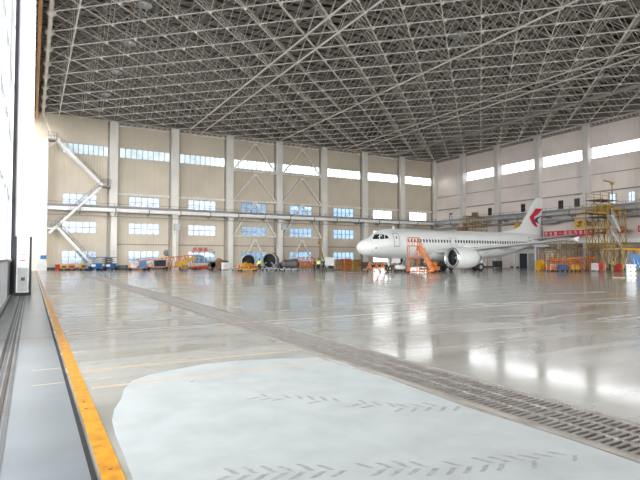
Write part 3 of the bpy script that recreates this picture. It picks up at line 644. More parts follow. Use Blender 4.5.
# ---- zig-zag stair in the far left bay
YS = D-1.6
def PY(px, py): return onY(px, py, YS)
t = thing('zigzag_stair', 'white steel zigzag stair climbing the window wall in the far left bay', 'stair', (0, YS, 0))
a, b = PY(56.5, 140), PY(102.5, 186); stairs(t, (a.x, 0, a.z), (b.x, 0, b.z), 1.0, 'beam', railm='gantry', wd=.42, mt='gantry')
a, c = PY(101, 187), PY(49, 233); stairs(t, (a.x, 0, a.z), (c.x, 0, c.z), .8, 'beam', railm='gantry', wd=.34)
d_, e_ = PY(57.7, 228), Vector((PY(96, 262).x, 0, .15)); stairs(t, (d_.x, -.5, d_.z), (e_.x, -.5, e_.z), 1.0, 'beam', railm='gantry', wd=.34, mt='gantry')
for (u0, u1, z) in ((PY(101, 187).x-.2, PY(110, 187).x, b.z), (PY(47, 228).x, PY(59, 228).x, d_.z), (PY(48, 140).x, PY(57, 140).x, PY(56.5, 140).z)):
    m_ = MB(); m_.b2((u0, -.7, z-.2), (u1, .9, z)); m_.build('landing', 'gantry' if z > 10 else 'beam', t)
    m_ = MB()
    for h_ in (.5, 1.0): m_.tube((u0, -.7, z+h_), (u1, -.7, z+h_), .03, 5); m_.tube((u1 if z > 10 else u0, -.7, z+h_), (u1 if z > 10 else u0, .9, z+h_), .03, 5)
    for i in range(4): x = u0+(u1-u0)*i/3; m_.tube((x, -.7, z), (x, -.7, z+1), .03, 5)
    m_.build('landing_rail', 'gantry', t)
# ---- signs on the back wall
p = onY(167, 253, D-.5); t = tag(MB().lathe([(.001, -.05), (.5, -.05), (.5, .05), (.001, .05)], (0, 0, 0), 'y', 24).build('round_sign', 'green', None, (p.x, D-.25, p.z)), 'round dark green sign on the back wall above the orange boom', 'sign')
m_ = MB().lathe([(.30, -.07), (.36, -.07), (.36, -.05), (.30, -.05)], (0, 0, 0), 'y', 20); m_.box((0, -.06, 0), (.3, .02, .08)); m_.build('emblem_ring', 'white', t)
p = onY(203, 250, D-.3); t = thing('letter_sign', 'row of four red characters above a ground floor window', 'sign', (p.x, D-.2, p.z-.45))
for i, ch in enumerate('质量第一'):
    put_mesh('character', textmesh(ch, .85, .04), 'red', t, ((i-1.5)*.95, -.12, .45), (PI/2, 0, 0))
m_ = MB(); m_.b2((-1.9, -.06, .02), (1.9, .02, .08)); m_.build('sign_rail', 'dark', t)
# ---- wall junction boxes on columns (back wall)
for px, lb in ((177, 'grey electric box hung on the third white column below the walkway'), (284, 'grey electric box hung on the white column between the braced bays')):
    p = onY(px, 227.4, D-1.1); t = thing('electric_box', lb, 'electric box', (p.x, D-1.0, p.z-.5))
    m_ = MB(); m_.box((0, -.15, .55), (1.0, .35, 1.1)); m_.build('housing', 'steelgrey', t); m_ = MB(); m_.box((0, -.34, .55), (.86, .03, .96)); m_.box((.36, -.37, .5), (.05, .04, .2)); m_.build('box_door', 'planegrey', t)
    m_ = MB(); m_.tube((0, -.1, -(p.z-1.0)), (0, -.1, 0), .04, 6); m_.build('conduit', 'steelgrey', t)
# ================================================================== equipment along the back wall
def wheels(t, xs, ys, r=.16, m='black', w=.1):
    for x in xs:
        for y in ys:
            m_ = MB(); m_.lathe([(.001, -w/2), (r*.9, -w/2), (r, -w/4), (r, w/4), (r*.9, w/2), (.001, w/2)], (x, y, r), 'y', 12); m_.build('wheel', m, t)
ZB = 77.0
def spot(px, z=ZB): return dep(px, z)
def floor_machine(px, m, label, s=1.0, z=ZB):
    t = thing('towed_compressor', label, 'compressor', spot(px, z))
    m_ = MB(); m_.box((0, 0, .65*s), (1.15*s, .8*s, .7*s)); m_.box((0, 0, 1.02*s), (.85*s, .7*s, .12*s)); m_.build('housing', m, t)
    m_ = MB(); m_.box((0, -.41*s, .62*s), (.7*s, .03, .4*s)); m_.build('grille', 'dark', t)
    m_ = MB(); m_.box((0, 0, .24*s), (1.2*s, .8*s, .1*s)); m_.bar((-.6*s, 0, .25*s), (-1.1*s, 0, .4*s), .07); m_.build('chassis', 'rust', t); wheels(t, (-.4*s, .4*s), (-.42*s, .42*s), .18*s)
def drum(px, m, label, r=.33, h=.95, z=ZB):
    t = thing('storage_drum', label, 'drum', spot(px, z)); m_ = MB(); m_.lathe([(.001, 0), (r, 0), (r*1.04, .03), (r, .06), (r, h*.33), (r*1.05, h*.35), (r, h*.37), (r, h*.64), (r*1.05, h*.66), (r, h*.68), (r, h-.04), (r*1.04, h-.02), (r*.97, h-.03), (.001, h-.03)], (0, 0, 0), 'z', 20); m_.build('barrel', m, t)
    m_ = MB(); m_.lathe([(.001, h-.02), (.05, h-.02), (.05, h+.02), (.001, h+.02)], (r*.5, 0, 0), 'z', 8); m_.build('bung', 'dark', t)
drum(58.0, 'red', 'small red drum left of the orange machines by the stair', .3, .9)
floor_machine(64.2, 'yellow', 'yellow-orange machine next to the red drum', .85)
floor_machine(72.2, 'orange', 'orange machine between the two yellow ones in the left corner', .85)
floor_machine(84, 'yellow', 'bright yellow machine beside the blue lifts', .95)
def scissor_lift(px, label, m, bk, z=ZB-1.5):
    t = thing('boom_lift', label, 'lift', spot(px, z), .3)
    m_ = MB(); m_.box((0, 0, .45), (2.2, 1.2, .4)); m_.box((.3, 0, .85), (1.3, 1.1, .45)); m_.build('chassis', m, t)
    wheels(t, (-.8, .8), (-.6, .6), .33, 'black', .25)
    m_ = MB()
    for k in range(3):
        z0 = 1.0+k*.3
        for s in (-.4, .4): m_.bar((-.8, s, z0), (.8, s, z0+.3), .06); m_.bar((.8, s, z0), (-.8, s, z0+.3), .06)
    m_.build('scissor_arms', bk, t)
    m_ = MB(); m_.box((0, 0, 1.95), (2.0, 1.0, .08)); m_.build('platform', m, t)
    m_ = MB()
    for h_ in (.55, 1.0):
        for s in (-.5, .5): m_.tube((-1, s, 1.9+h_), (1, s, 1.9+h_), .03, 5)
        for s in (-1, 1): m_.tube((s, -.5, 1.9+h_), (s, .5, 1.9+h_), .03, 5)
    for x in (-1, 0, 1):
        for s in (-.5, .5): m_.tube((x, s, 1.95), (x, s, 2.9), .03, 5)
    m_.build('guardrail', 'planegrey', t); m_ = MB(); m_.box((-.35, -.62, .75), (.6, .05, .35)); m_.build('control_panel', 'white', t)
scissor_lift(94.5, 'pale blue scissor lift at the foot of the zigzag stair', 'ltblue', 'planegrey')
scissor_lift(109, 'dark blue scissor lift in front of the first white column', 'blue', 'dark')
# cart with blue cover
t = thing('tool_cart', 'orange cart with a blue hood left of the long boom', 'cart', spot(137.5, 76))
m_ = MB(); m_.box((0, 0, .35), (2.6, 1, .12)); m_.build('tray', 'orange', t); wheels(t, (-1.0, 1.0), (-.5, .5), .2)
m_ = MB(); m_.prism([(.2, -.5, .4), (1.4, -.5, .4), (1.3, -.5, .9), (.9, -.5, 1.3), (.5, -.5, 1.25)], (0, 1, 0)); m_.build('hood', 'blue', t)
m_ = MB(); m_.tube((-1.2, -.4, .4), (-1.0, -.4, 1.3), .03); m_.tube((-1.2, .4, .4), (-1.0, .4, 1.3), .03); m_.tube((-1.0, -.4, 1.3), (-1.0, .4, 1.3), .03); m_.build('push_handle', 'yellow', t)
m_ = MB(); m_.box((-.5, 0, .6), (.7, .7, .35)); m_.ball((-.7, -.2, .85), .2); m_.build('load', 'cream', t)
# long orange boom truss
a, b = spot(148, 78), spot(204, 84); L_ = (b-a).length; ang = math.atan2(b.y-a.y, b.x-a.x)
t = thing('towing_boom', 'long orange boom resting on a wheeled base along the back wall', 'boom', a, ang)
m_ = MB(); m_.b2((-.5, -.5, .35), (L_*.98, .5, .5)); m_.build('chassis', 'orange', t)
m_ = MB(); m_.bar((-1.8, 0, 1.4), (L_*.82, 0, 2.35), .14)
m_.build('boom', 'orange', t)
m_ = MB(); n_ = 12
for i in range(n_): x = L_*.8*i/n_; m_.bar((x, 0, .5), (x+.4, 0, 1.6+.9*i/n_), .07); m_.bar((x+.4, 0, 1.6+.9*i/n_), (x+.8, 0, .5), .06)
m_.build('lattice', 'orange', t)
m_ = MB(); m_.box((1.9, -.1, 1.05), (1.5, .9, .95)); m_.box((1.9, -.57, 1.05), (.5, .05, .8)); m_.build('motor_box', 'navy', t)
m_ = MB(); m_.box((L_*.60, 0, .9), (1.6, .8, .9)); m_.box((L_*.75, 0, 1.7), (1.6, .6, .5)); m_.build('counterweight', 'yellow', t)
wheels(t, (0, L_*.3, L_*.6, L_*.9), (-.5, .5), .25)
t = thing('towbar', 'low red-orange towbar trolley under the red characters', 'trolley', spot(203, 80), ang)
m_ = MB(); m_.box((0, 0, .35), (3.6, .5, .2)); m_.bar((-1.6, 0, .45), (1.5, 0, .75), .12); m_.build('frame', 'red', t); wheels(t, (-1.4, 1.2), (-.35, .35), .22)
m_ = MB(); m_.box((1.4, 0, .7), (.5, .5, .45)); m_.build('head', 'orange', t)
t = thing('covered_motor', 'dark red and black machine next to the white cabinet', 'machine', spot(216.5, 80))
m_ = MB(); m_.box((0, 0, .55), (2.2, 1, .8)); m_.prism([(-.9, -.5, .95), (1.1, -.5, .95), (1.0, -.5, 1.5), (.3, -.5, 1.85), (-.2, -.5, 1.3)], (0, 1, 0)); m_.build('cover', 'rust', t)
m_ = MB(); m_.lathe([(.001, -.5), (.45, -.5), (.5, 0), (.45, .5), (.001, .5)], (-.7, 0, .8), 'y', 14); m_.build('hose_reel', 'black', t); wheels(t, (-.8, .8), (-.5, .5), .2)
t = thing('cabinet', 'white cabinet at the foot of the third white column', 'cabinet', spot(225.5, 79))
m_ = MB(); m_.b2((-.5, -.35, .08), (.5, .35, 1.15)); m_.build('body', 'white', t); m_ = MB(); m_.b2((-.46, -.38, .12), (-.01, -.35, 1.1)); s = m_.build('door', 'white', t); m_ = MB(); m_.b2((.01, -.38, .12), (.46, -.35, 1.1)); m_.build('door', 'white', t)
m_ = MB(); m_.box((-.06, -.4, .65), (.03, .04, .2)); m_.build('handle', 'dark', s); m_ = MB(); m_.box((0, 0, 1.3), (.8, .5, .28)); m_.build('top_box', 'dark', t); m_ = MB(); m_.b2((-.48, -.3, 0), (.48, .3, .08)); m_.build('plinth', 'dark', t)
# ---- engines on stands
def eng_stand(px, z, label, r, L, m_cowl, m_stand, rz):
    t = thing('engine_on_stand', label, 'aircraft engine', spot(px, z), rz); cz = r+.35
    m_ = MB(); m_.lathe([(r*.84, .1), (r*.9, -.05), (r*.97, 0), (r, .3), (r*1.0, L*.5), (r*.82, L), (r*.76, L), (r*.84, .6)], (0, 0, cz), 'y', 28); m_.build('fan_cowl', m_cowl, t)
    m_ = MB(); m_.lathe([(r*.87, .05), (r*.88, -.1), (r*.93, -.14), (r*.985, -.05), (r*1.0, .1)], (0, 0, cz), 'y', 28); m_.build('inlet_rim', 'steelgrey', t)
    m_ = MB(); m_.lathe([(.001, .3), (r*.25, .5), (r*.3, .7), (r*.84, .72), (r*.84, .8), (r*.3, .8), (r*.3, L+.6), (.001, L+1.0)], (0, 0, cz), 'y', 20); m_.build('core', 'dark', t)
    m_ = MB()
    for s in (-1, 1):
        m_.b2((s*r*.9-.07, -.2, .22), (s*r*.9+.07, L+.3, .36)); m_.bar((s*r*.95, .2, .3), (s*r*.98, .5, cz), .1); m_.bar((s*r*.95, L, .3), (s*r*.6, L-.2, cz), .1)
    for y in (0, L/2, L+.2): m_.b2((-r*.9, y-.06, .22), (r*.9, y+.06, .34))
    m_.bar((-r*1.0, -.4, .3), (-r*.35, -.35, r*1.1), .09); m_.bar((r*.35, -.35, r*1.1), (r*1.0, -.4, .3), .09)
    m_.build('stand', m_stand, t); wheels(t, (-r*.9, r*.9), (0, L), .15)
    return t
eng_stand(248.5, 73, 'black ringed engine on a yellow stand, left of the two', 1.02, 2.0, 'black', 'orange', -.35)
eng_stand(269.5, 74.5, 'larger black ringed engine on a stand, right of the bending worker', 1.12, 2.0, 'cover', 'steelgrey', -.7)
# parts pile / yellow fixtures in front of the first engine
t = thing('engine_dolly', 'yellow-orange tubular dolly in front of the left engine', 'dolly', spot(247.5, 70.5))
m_ = MB()
for i in range(7):
    x = -1.1+i*.36; m_.tube((x, -.4, .3), (x*.5, 0, 1.1+.25*math.sin(i)), .05); m_.tube((x, .4, .3), (x*.5, 0, 1.1), .05)
m_.b2((-1.2, -.5, .2), (1.2, .5, .32)); m_.build('frame', 'yellow', t); wheels(t, (-1.1, 1.1), (-.5, .5), .14)
m_ = MB(); m_.ball((-1.3, 0, .55), .28); m_.ball((1.35, -.1, .4), .25); m_.ball((.2, -.45, .75), .25); m_.build('load', 'orange', t)
t = thing('engine_core', 'long dark bare engine lying on a low cart, no cowling', 'aircraft engine', spot(289.8, 73)); t.scale = (.62, .8, .9)
m_ = MB(); m_.lathe([(.001, -2.1), (.35, -2.0), (.55, -1.5), (.45, -.9), (.62, -.4), (.62, .4), (.8, .9), (.8, 1.6), (.5, 2.0), (.001, 2.1)], (0, 0, 1.15), 'x', 18); m_.build('casing', 'cover', t)
m_ = MB()
for i in range(9): a = i*.7; m_.tube((-1.6+i*.38, .62*math.cos(a)*.8, 1.15+.6*math.sin(a)), (-1.2+i*.38, .6*math.cos(a+1), 1.15+.62*math.sin(a+1)), .05)
m_.tube((-1.9, -.3, 1.7), (1.8, -.3, 1.95), .06); m_.build('piping', 'rust', t)
m_ = MB(); m_.b2((-2.1, -.6, .2), (2.1, .6, .32))
for x in (-1.4, 1.2): m_.bar((x, -.5, .3), (x, 0, .8), .1); m_.bar((x, .5, .3), (x, 0, .8), .1)
m_.build('cart', 'planegrey', t); wheels(t, (-1.7, 0, 1.7), (-.6, .6), .17)
def gantry_rig(px, label, z=74, m='orange'):
    t = thing('work_trestle', label, 'trestle', spot(px, z))
    m_ = MB()
    for x in (-.55, .55):
        for y in (-.4, .4): m_.bar((x, y, 0.1), (x*.6, y*.6, 1.9), .08)
    for zz_ in (.5, 1.1, 1.6): m_.b2((-.6, -.4, zz_), (.6, -.34, zz_+.09)); m_.b2((-.6, .34, zz_), (.6, .4, zz_+.09))
    m_.bar((-.5, -.4, .5), (.4, -.4, 1.6), .06); m_.bar((.5, -.4, .5), (-.4, -.4, 1.6), .06); m_.build('frame', m, t)
    m_ = MB(); m_.b2((-.45, -.35, 1.85), (.45, .35, 1.95)); m_.box((0, 0, .85), (.7, .5, .5)); m_.build('load', 'ochre', t); wheels(t, (-.5, .5), (-.4, .4), .1)
gantry_rig(301.3, 'left orange work trestle beside the bare engine'); gantry_rig(310, 'right orange work trestle near the workers')
t = thing('crane_stand', 'yellow upright jib leaning against the white column behind the workers', 'jib crane', spot(322, 78))
m_ = MB(); m_.bar((.8, 0, 0), (-.6, 0, 4.3), .16); m_.bar((-.6, 0, 4.3), (.2, 0, 4.9), .14); m_.build('mast', 'ochre', t); m_ = MB(); m_.b2((-.6, -.5, 0), (1.2, .5, .12)); m_.build('base', 'ochre', t)
t = thing('display_board', 'white board on a blue wheeled frame beside the worker in the bright vest', 'board', spot(329.5, 73.5))
m_ = MB(); m_.b2((-.75, -.04, .75), (.75, .04, 1.95)); m_.build('board', 'white', t); m_ = MB()
for x in (-.7, .7): m_.b2((x-.03, -.03, .1), (x+.03, .03, 1.98)); m_.b2((x-.03, -.35, .1), (x+.03, .35, .16))
m_.b2((-.7, -.03, .3), (.7, .03, .45)); m_.build('frame', 'blue', t); wheels(t, (-.7, .7), (-.33, .33), .06)
def crate(px, w, h, m, label, z=78, slats=True, ty='storage_crate'):
    t = thing(ty, label, 'crate', spot(px, z)); m_ = MB(); m_.b2((-w/2, -.5, .14), (w/2, .5, h)); m_.build('box', m, t)
    m_ = MB()
    for i in range(5): x = -w/2+w*i/4; m_.b2((x-.04, -.54, .1), (x+.04, -.5, h+.02))
    m_.b2((-w/2, -.54, h-.1), (w/2, -.5, h)); m_.b2((-w/2, -.54, h*.5), (w/2, -.5, h*.5+.06)); m_.build('frame', 'rust', t)
    m_ = MB()
    for x in (-w/2+.15, 0, w/2-.15): m_.b2((x-.08, -.5, 0), (x+.08, .5, .14))
    m_.build('skid', 'brownbox', t)
crate(337.6, 1.1, 1.65, 'brownbox', 'brown crate right beside the white board')
crate(346.5, 1.0, 1.75, 'orange', 'orange-red crate between two brown crates left of the aircraft nose')
crate(355.5, 1.3, 1.6, 'ochre', 'olive brown crate just left of the aircraft nose')
# ---- under the aircraft
def cone_cart(px, label, z=66):
    t = thing('tripod_jack', label, 'aircraft jack', spot(px, z)); m_ = MB()
    for k in range(3): a = 2*PI*k/3+.4; m_.tube((.55*math.cos(a), .55*math.sin(a), .1), (.1*math.cos(a), .1*math.sin(a), 1.15), .05)
    m_.tube((0, 0, .5), (0, 0, 1.2), .1, 10); m_.build('legs', 'orange', t); m_ = MB(); m_.tube((0, 0, 1.2), (0, 0, 1.45), .06, 8); m_.build('ram', 'steelgrey', t); wheels(t, (-.4, .4), (0,), .09)
cone_cart(370, 'leftmost of three small orange tripod jacks under the nose'); cone_cart(377, 'middle of three small orange tripod jacks under the nose'); cone_cart(383, 'rightmost of three small orange tripod jacks under the nose')
t = thing('ground_power_cart', 'low white cart behind the nose wheel', 'cart', spot(400, 66.5)); m_ = MB(); m_.lathe([(.001, -.75), (.25, -.7), (.33, -.4), (.33, .4), (.25, .7), (.001, .75)], (0, 0, .65), 'x', 16); m_.build('tank', 'white', t)
m_ = MB(); m_.b2((-.7, -.3, .2), (.7, .3, .3)); m_.bar((-.6, 0, .3), (-.5, 0, .5), .08); m_.bar((.6, 0, .3), (.5, 0, .5), .08); m_.build('chassis', 'dark', t); wheels(t, (-.5, .5), (-.3, .3), .15)
# boarding steps: platform high, flight down to the right
zst = 63.0; a = spot(414, zst); hp = 3.35
t = thing('access_stair', 'orange wheeled access stair leaning up to the fuselage behind the front door', 'access stair', a, -YAW)
m_ = MB(); m_.b2((-.75, -.6, hp-.1), (.55, .6, hp)); m_.build('platform', 'orange', t)
m_ = MB()
for h_ in (.5, 1.0):
    for s in (-.6, .6): m_.tube((-.75, s, hp+h_), (.55, s, hp+h_), .035, 5)
    m_.tube((-.75, -.6, hp+h_), (-.75, .6, hp+h_), .035, 5)
for x in (-.75, -.1, .55):
    for s in (-.6, .6): m_.tube((x, s, hp), (x, s, hp+1), .035, 5)
m_.build('guardrail', 'orange', t)
q = Vector((2.25, 0, .2))
stairs(t, (.55, 0, hp), (q.x, q.y*.3, .2), .9, 'orange', mt='cream')
m_ = MB()
for s in (-.6, .6): m_.tube((-.7, s, .15), (-.7, s, hp), .05); m_.tube((.5, s, .15), (.5, s, hp), .05); m_.tube((-.7, s, .2), (.5, s, hp-.2), .04); m_.b2((-.9, s-.05, .15), (q.x, s+.05, .28))
m_.build('support_frame', 'orange', t); wheels(t, (-.8, q.x), (-.6, .6), .14)
t = thing('oil_cart', 'orange and brown service cart at the foot of the access stair', 'cart', spot(434, 65.5)); m_ = MB(); m_.b2((-.75, -.4, .3), (.6, .4, .75)); m_.lathe([(.001, .75), (.32, .75), (.35, 1.2), (.2, 1.35), (.001, 1.35)], (.1, 0, 0), 'z', 14); m_.build('tank', 'orange', t)
m_ = MB(); m_.b2((-.8, -.45, .22), (.7, .45, .3)); m_.tube((-.8, -.3, .3), (-1.0, -.3, 1.0), .03); m_.tube((-.8, .3, .3), (-1.0, .3, 1.0), .03); m_.tube((-1.0, -.3, 1.0), (-1.0, .3, 1.0), .03); m_.build('chassis', 'rust', t); wheels(t, (-.6, .5), (-.4, .4), .18)
t = thing('tow_tractor', 'black tractor with a white panel in front of the near wing root', 'tractor', spot(443, 75)); m_ = MB(); m_.b2((-1.3, -.7, .35), (1.3, .7, .95)); m_.prism([(-.2, -.65, .95), (1.2, -.65, .95), (1.0, -.65, 1.7), (-.1, -.65, 1.7)], (0, 1.3, 0)); m_.build('body', 'dark', t)
m_ = MB(); m_.b2((.15, -.72, .95), (.55, -.66, 1.6)); m_.build('panel', 'white', t); wheels(t, (-.85, .85), (-.7, .7), .38, 'black', .3)
for px, lb in ((395, 'small brown tool trolley right of the nose wheels'), (423, 'small brown tool trolley under the access stair')):
    t = thing('tool_trolley', lb, 'trolley', spot(px, 69)); m_ = MB(); m_.b2((-.5, -.3, .25), (.5, .3, .5)); m_.b2((-.5, -.3, .8), (.5, .3, .9))
    for x in (-.47, .47):
        for y in (-.27, .27): m_.b2((x-.03, y-.03, .2), (x+.03, y+.03, .95))
    m_.build('frame', 'rust', t); wheels(t, (-.4, .4), (-.25, .25), .1)
# ================================================================== right side: docks, banner, annex
# annex front along the right wall below the banner
zk = onX(600, 241, W-1).z
mb = MB(); mb.b2((W-1.6, -11, zk-.35), (W-.0, D-1, zk+.25)); trim(mb, 'beam')
mb = MB(); mb.b2((W-1.2, -11, zk-1.0), (W-.02, D-1, zk-.35)); trim(mb, 'gantry')
mb = MB(); y = D-4.6
while y > -10: mb.b2((W-1.55, y-.18, 0), (W-1.2, y+.18, zk-.35)); y -= RB/2
trim(mb, 'white')
dn = [3]
for px, w_, m in ((523.5, 1.7, 'doordark'), (533, 2.0, 'steelgrey'), (472, 1.6, 'steelgrey'), (503, 3.2, 'cream')):  # the first leaf is a plain dark door
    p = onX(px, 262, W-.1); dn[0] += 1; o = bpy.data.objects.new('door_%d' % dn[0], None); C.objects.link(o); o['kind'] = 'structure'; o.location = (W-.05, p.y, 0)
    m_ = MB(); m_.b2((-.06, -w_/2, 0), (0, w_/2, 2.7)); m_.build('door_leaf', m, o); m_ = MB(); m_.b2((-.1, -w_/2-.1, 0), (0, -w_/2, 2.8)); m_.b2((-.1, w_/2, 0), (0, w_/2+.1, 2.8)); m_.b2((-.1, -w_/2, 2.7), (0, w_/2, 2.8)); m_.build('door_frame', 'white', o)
# banners on the wall
def banner(px0, px1, py0, py1, text, label, nm='banner'):
    a = onX(px0, py0, W-2.1); b = onX(px1, py1, W-2.1); pm = onX((px0+px1)/2, (py0+py1)/2, W-2.1); h_ = .95; L_ = abs(a.y-b.y)
    t = thing(nm, label, 'banner', (W-2.1, pm.y, pm.z-h_/2))
    m_ = MB(); m_.b2((-.02, -L_/2, 0), (.02, L_/2, h_)); m_.build('cloth', 'banner', t); n_ = len(text)
    for i, ch in enumerate(text):
        put_mesh('character', textmesh(ch, .66, .01), 'cream', t, (-.04, L_/2-L_*(i+.5)/n_, h_/2), (PI/2, 0, -PI/2))
    m_ = MB()
    for s in (-1, 0, 1): m_.tube((.03, s*L_*.45, h_/2), (2.05, s*L_*.45, h_/2), .03, 5)
    m_.build('bracket', 'gantry', t)
banner(543, 593, 235, 231.5, '安全第一预防为主综合', 'long red banner with pale characters behind the aircraft tail')
banner(602, 610.5, 231, 230.5, '安全', 'short red banner between the tower posts'); banner(617, 624.5, 230.3, 229.8, '生产', 'short red banner right of the tower'); banner(638, 652, 229, 228, '质量', 'red banner at the right edge of the picture')
# yellow panel with black mark
p = onX(579.5, 224, W-4); t = thing('symbol_panel', 'yellow square panel with a black mark beside the red banner', 'sign', (W-4, p.y, p.z-.75)); m_ = MB(); m_.b2((0, -.8, 0), (.08, .8, 1.55)); m_.build('panel', 'yellow', t)
m_ = MB(); m_.b2((-.03, -.45, .85), (0, .1, 1.2)); m_.b2((-.03, -.1, .35), (0, .5, .6)); m_.bar((-.015, .4, 1.1), (-.015, -.4, .5), .04, .12); m_.build('mark', 'dark', t); m_ = MB(); m_.tube((.1, -.6, .8), (3.9, -.6, .8), .05); m_.tube((.1, .6, .8), (3.9, .6, .8), .05); m_.build('bracket', 'ochre', t)
# grey vent ducts on the wall
for px, py, lb in ((549, 222, 'grey duct end on the side wall right of the tail fin'), (595, 220, 'grey duct behind the tower top')):
    p = onX(px, py, W-1.5); t = tag(MB().lathe([(.001, -1.6), (.35, -1.5), (.42, -1.2), (.42, 1.2), (.35, 1.5), (.001, 1.6)], (0, 0, 0), 'y', 14).build('vent_duct', 'steelgrey', None, (W-1.5, p.y, p.z)), lb, 'duct')
    m_ = MB(); m_.b2((.3, -.1, -.05), (1.5, .1, .05)); m_.build('bracket', 'gantry', t)
# tail access tower
p = spot(606, 75.8)
t = scaffold('maintenance_tower', 'tall worn yellow scaffold tower with a cantilevered top deck', 'scaffold', (p.x, p.y, 0), 0, 4.6, 3.2, [2.9, 5.6, 7.9], 3, 'ochre', .085, ny=1)
m_ = MB(); m_.b2((-5.2, -1.5, 8.3), (1.4, 1.3, 8.42)); m_.b2((-5.2, -1.5, 8.1), (1.4, -1.35, 8.3)); m_.build('cantilever_deck', 'ochre', t)
m_ = MB(); m_.b2((-3.0, -1.2, 10.25), (1.2, 1.2, 10.35)); m_.build('upper_deck', 'rust', t)
m_ = MB()
for x in (-5.2, -3.6, -2.0, -.4, 1.2):
    for y in (-1.45, 1.25): m_.tube((x, y, 8.4), (x, y, 9.4), .04, 5)
for y in (-1.45, 1.25): m_.tube((-5.2, y, 9.4), (1.3, y, 9.4), .04, 5); m_.tube((-5.2, y, 8.9), (1.3, y, 8.9), .03, 5)
for x in (-2.9, -1.0, 1.1):
    for y in (-1.1, 1.1): m_.tube((x, y, 8.4), (x, y, 11.4), .05, 5)
for y in (-1.1, 1.1): m_.tube((-2.9, y, 11.4), (1.1, y, 11.4), .035, 5); m_.tube((-2.9, y, 10.9), (1.1, y, 10.9), .03, 5); m_.tube((-2.9, y, 8.5), (-1.0, y, 10.3), .05, 5); m_.tube((1.1, y, 8.5), (-1.0, y, 10.3), .05, 5)
m_.build('guardrail', 'ochre', t)
m_ = MB(); m_.tube((.1, -1.0, 8.4), (.1, -1.0, 12.9), .08, 8); m_.bar((.25, -1.0, 12.9), (-1.9, -1.0, 13.1), .14); m_.box((.1, -1.0, 12.8), (.35, .35, .35)); m_.build('hoist_arm', 'ochre', t)
m_ = MB(); m_.box((-.4, 0, 9.1), (1.6, 1.4, 1.2)); m_.build('hoist_box', 'ochre', t)
stairs(t, (-2.3, -1.9, 5.6), (.4, -1.9, 3.0), .7, 'planegrey'); stairs(t, (-2.2, -1.9, 8.0), (-.3, -1.9, 5.7), .7, 'planegrey')
# yellow deck to the right
a = spot(600, 70.2); t = thing('dock_deck', 'long yellow dock deck on posts leading right from the tower', 'dock', (a.x, a.y, 0))
Ld = 9.5; m_ = MB(); m_.b2((0, -3.0, 3.0), (Ld, -.2, 3.12)); m_.b2((0, -3.05, 2.85), (Ld, -2.95, 3.15)); m_.build('deck', 'yellow', t)
for i in range(6):
    for y in (-2.9, -.3): m_ = MB(); m_.tube((.2+i*(Ld-.4)/5, y, 0), (.2+i*(Ld-.4)/5, y, 3.0), .07, 6); m_.build('post', 'ochre', t)
m_ = MB()
for i in range(5): x = .2+i*(Ld-.4)/5; m_.tube((x, -2.9, .2), (x+1.8, -2.9, 2.9), .04, 5); m_.tube((x+1.8, -2.9, .2), (x, -2.9, 2.9), .04, 5)
m_.build('cross_brace', 'planegrey', t)
m_ = MB()
for i in range(11): x = i*Ld/10; m_.tube((x, -.3, 3.1), (x, -.3, 4.1), .035, 5)
for h_ in (3.6, 4.1): m_.tube((0, -.3, h_), (Ld, -.3, h_), .035, 5)
m_.build('guardrail', 'ochre', t)
# second tall bay right of tower
p = spot(622, 80); scaffold('maintenance_tower', 'lower yellow scaffold bay right behind the dock deck', 'scaffold', (p.x+1.0, p.y, 0), 0, 3.4, 2.2, [2.6, 4.8], 2, 'ochre', .05)
# orange docks
p = spot(567, 73.5)
t = scaffold('orange_dock', 'long orange work dock with lattice sides in front of the side wall', 'dock', (p.x, p.y, 0), -.12, 8.4, 2.2, [.55, 1.45], 9, 'orange', .05, 'orange', rail=.45)
wheels(t, (-4, -1.3, 1.3, 4), (-1.1, 1.1), .12)
m_ = MB(); m_.bar((-4.6, -1.15, 1.55), (4.4, -1.15, 2.05), .12); m_.build('top_rail', 'orange', t)
p = spot(539.5, 71.5); t = thing('yellow_cabinet', 'bright yellow cabinet at the left end of the orange dock', 'cabinet', (p.x, p.y, 0)); m_ = MB(); m_.b2((-.45, -.4, .1), (.45, .4, 1.5)); m_.build('body', 'yellow', t)
m_ = MB(); m_.b2((-.4, -.43, .15), (.4, -.4, 1.45)); s = m_.build('door', 'yellow', t); m_ = MB(); m_.box((.3, -.45, .8), (.04, .04, .2)); m_.build('handle', 'dark', s); wheels(t, (-.35, .35), (-.3, .3), .07)
for px, mm, lb in ((550.8, 'orange', 'orange stepped trolley right of the yellow cabinet'), (562, 'ltblue', 'blue tool cart parked in front of the orange dock'), (575, 'yellow', 'small yellow cart in front of the orange dock')):
    p = spot(px, 69.2); t = thing('service_cart', lb, 'cart', (p.x, p.y, 0)); m_ = MB(); w2 = .55 if mm != 'ltblue' else .75
    m_.b2((-w2, -.35, .3), (w2, .35, .62)); m_.b2((-w2*.8, -.3, .62), (w2*.5, .3, .95)); m_.build('tray', mm, t); m_ = MB()
    for x in (-w2, w2): m_.b2((x-.03, -.35, .15), (x+.03, -.29, 1.1)); m_.b2((x-.03, .29, .15), (x+.03, .35, 1.1))
    m_.b2((-w2, -.35, .85), (w2, -.3, .9)); m_.build('frame', 'cream' if mm == 'orange' else 'rust', t); wheels(t, (-w2*.8, w2*.8), (-.3, .3), .12)
# tail docks behind
p = spot(558, 81)
scaffold('tail_dock', 'brown scaffold dock with several decks behind the orange dock', 'scaffold', (p.x, p.y, 0), 0, 5.0, 3.0, [2.2, 3.6], 4, 'ochre', .05, 'brownbox', rail=.9)
p = spot(586, 82); scaffold('tail_dock', 'reddish brown scaffold dock between the orange dock and the tower', 'scaffold', (p.x, p.y, 0), 0, 2.6, 2.4, [1.9, 3.3], 3, 'rust', .05, 'orange', rail=.9)
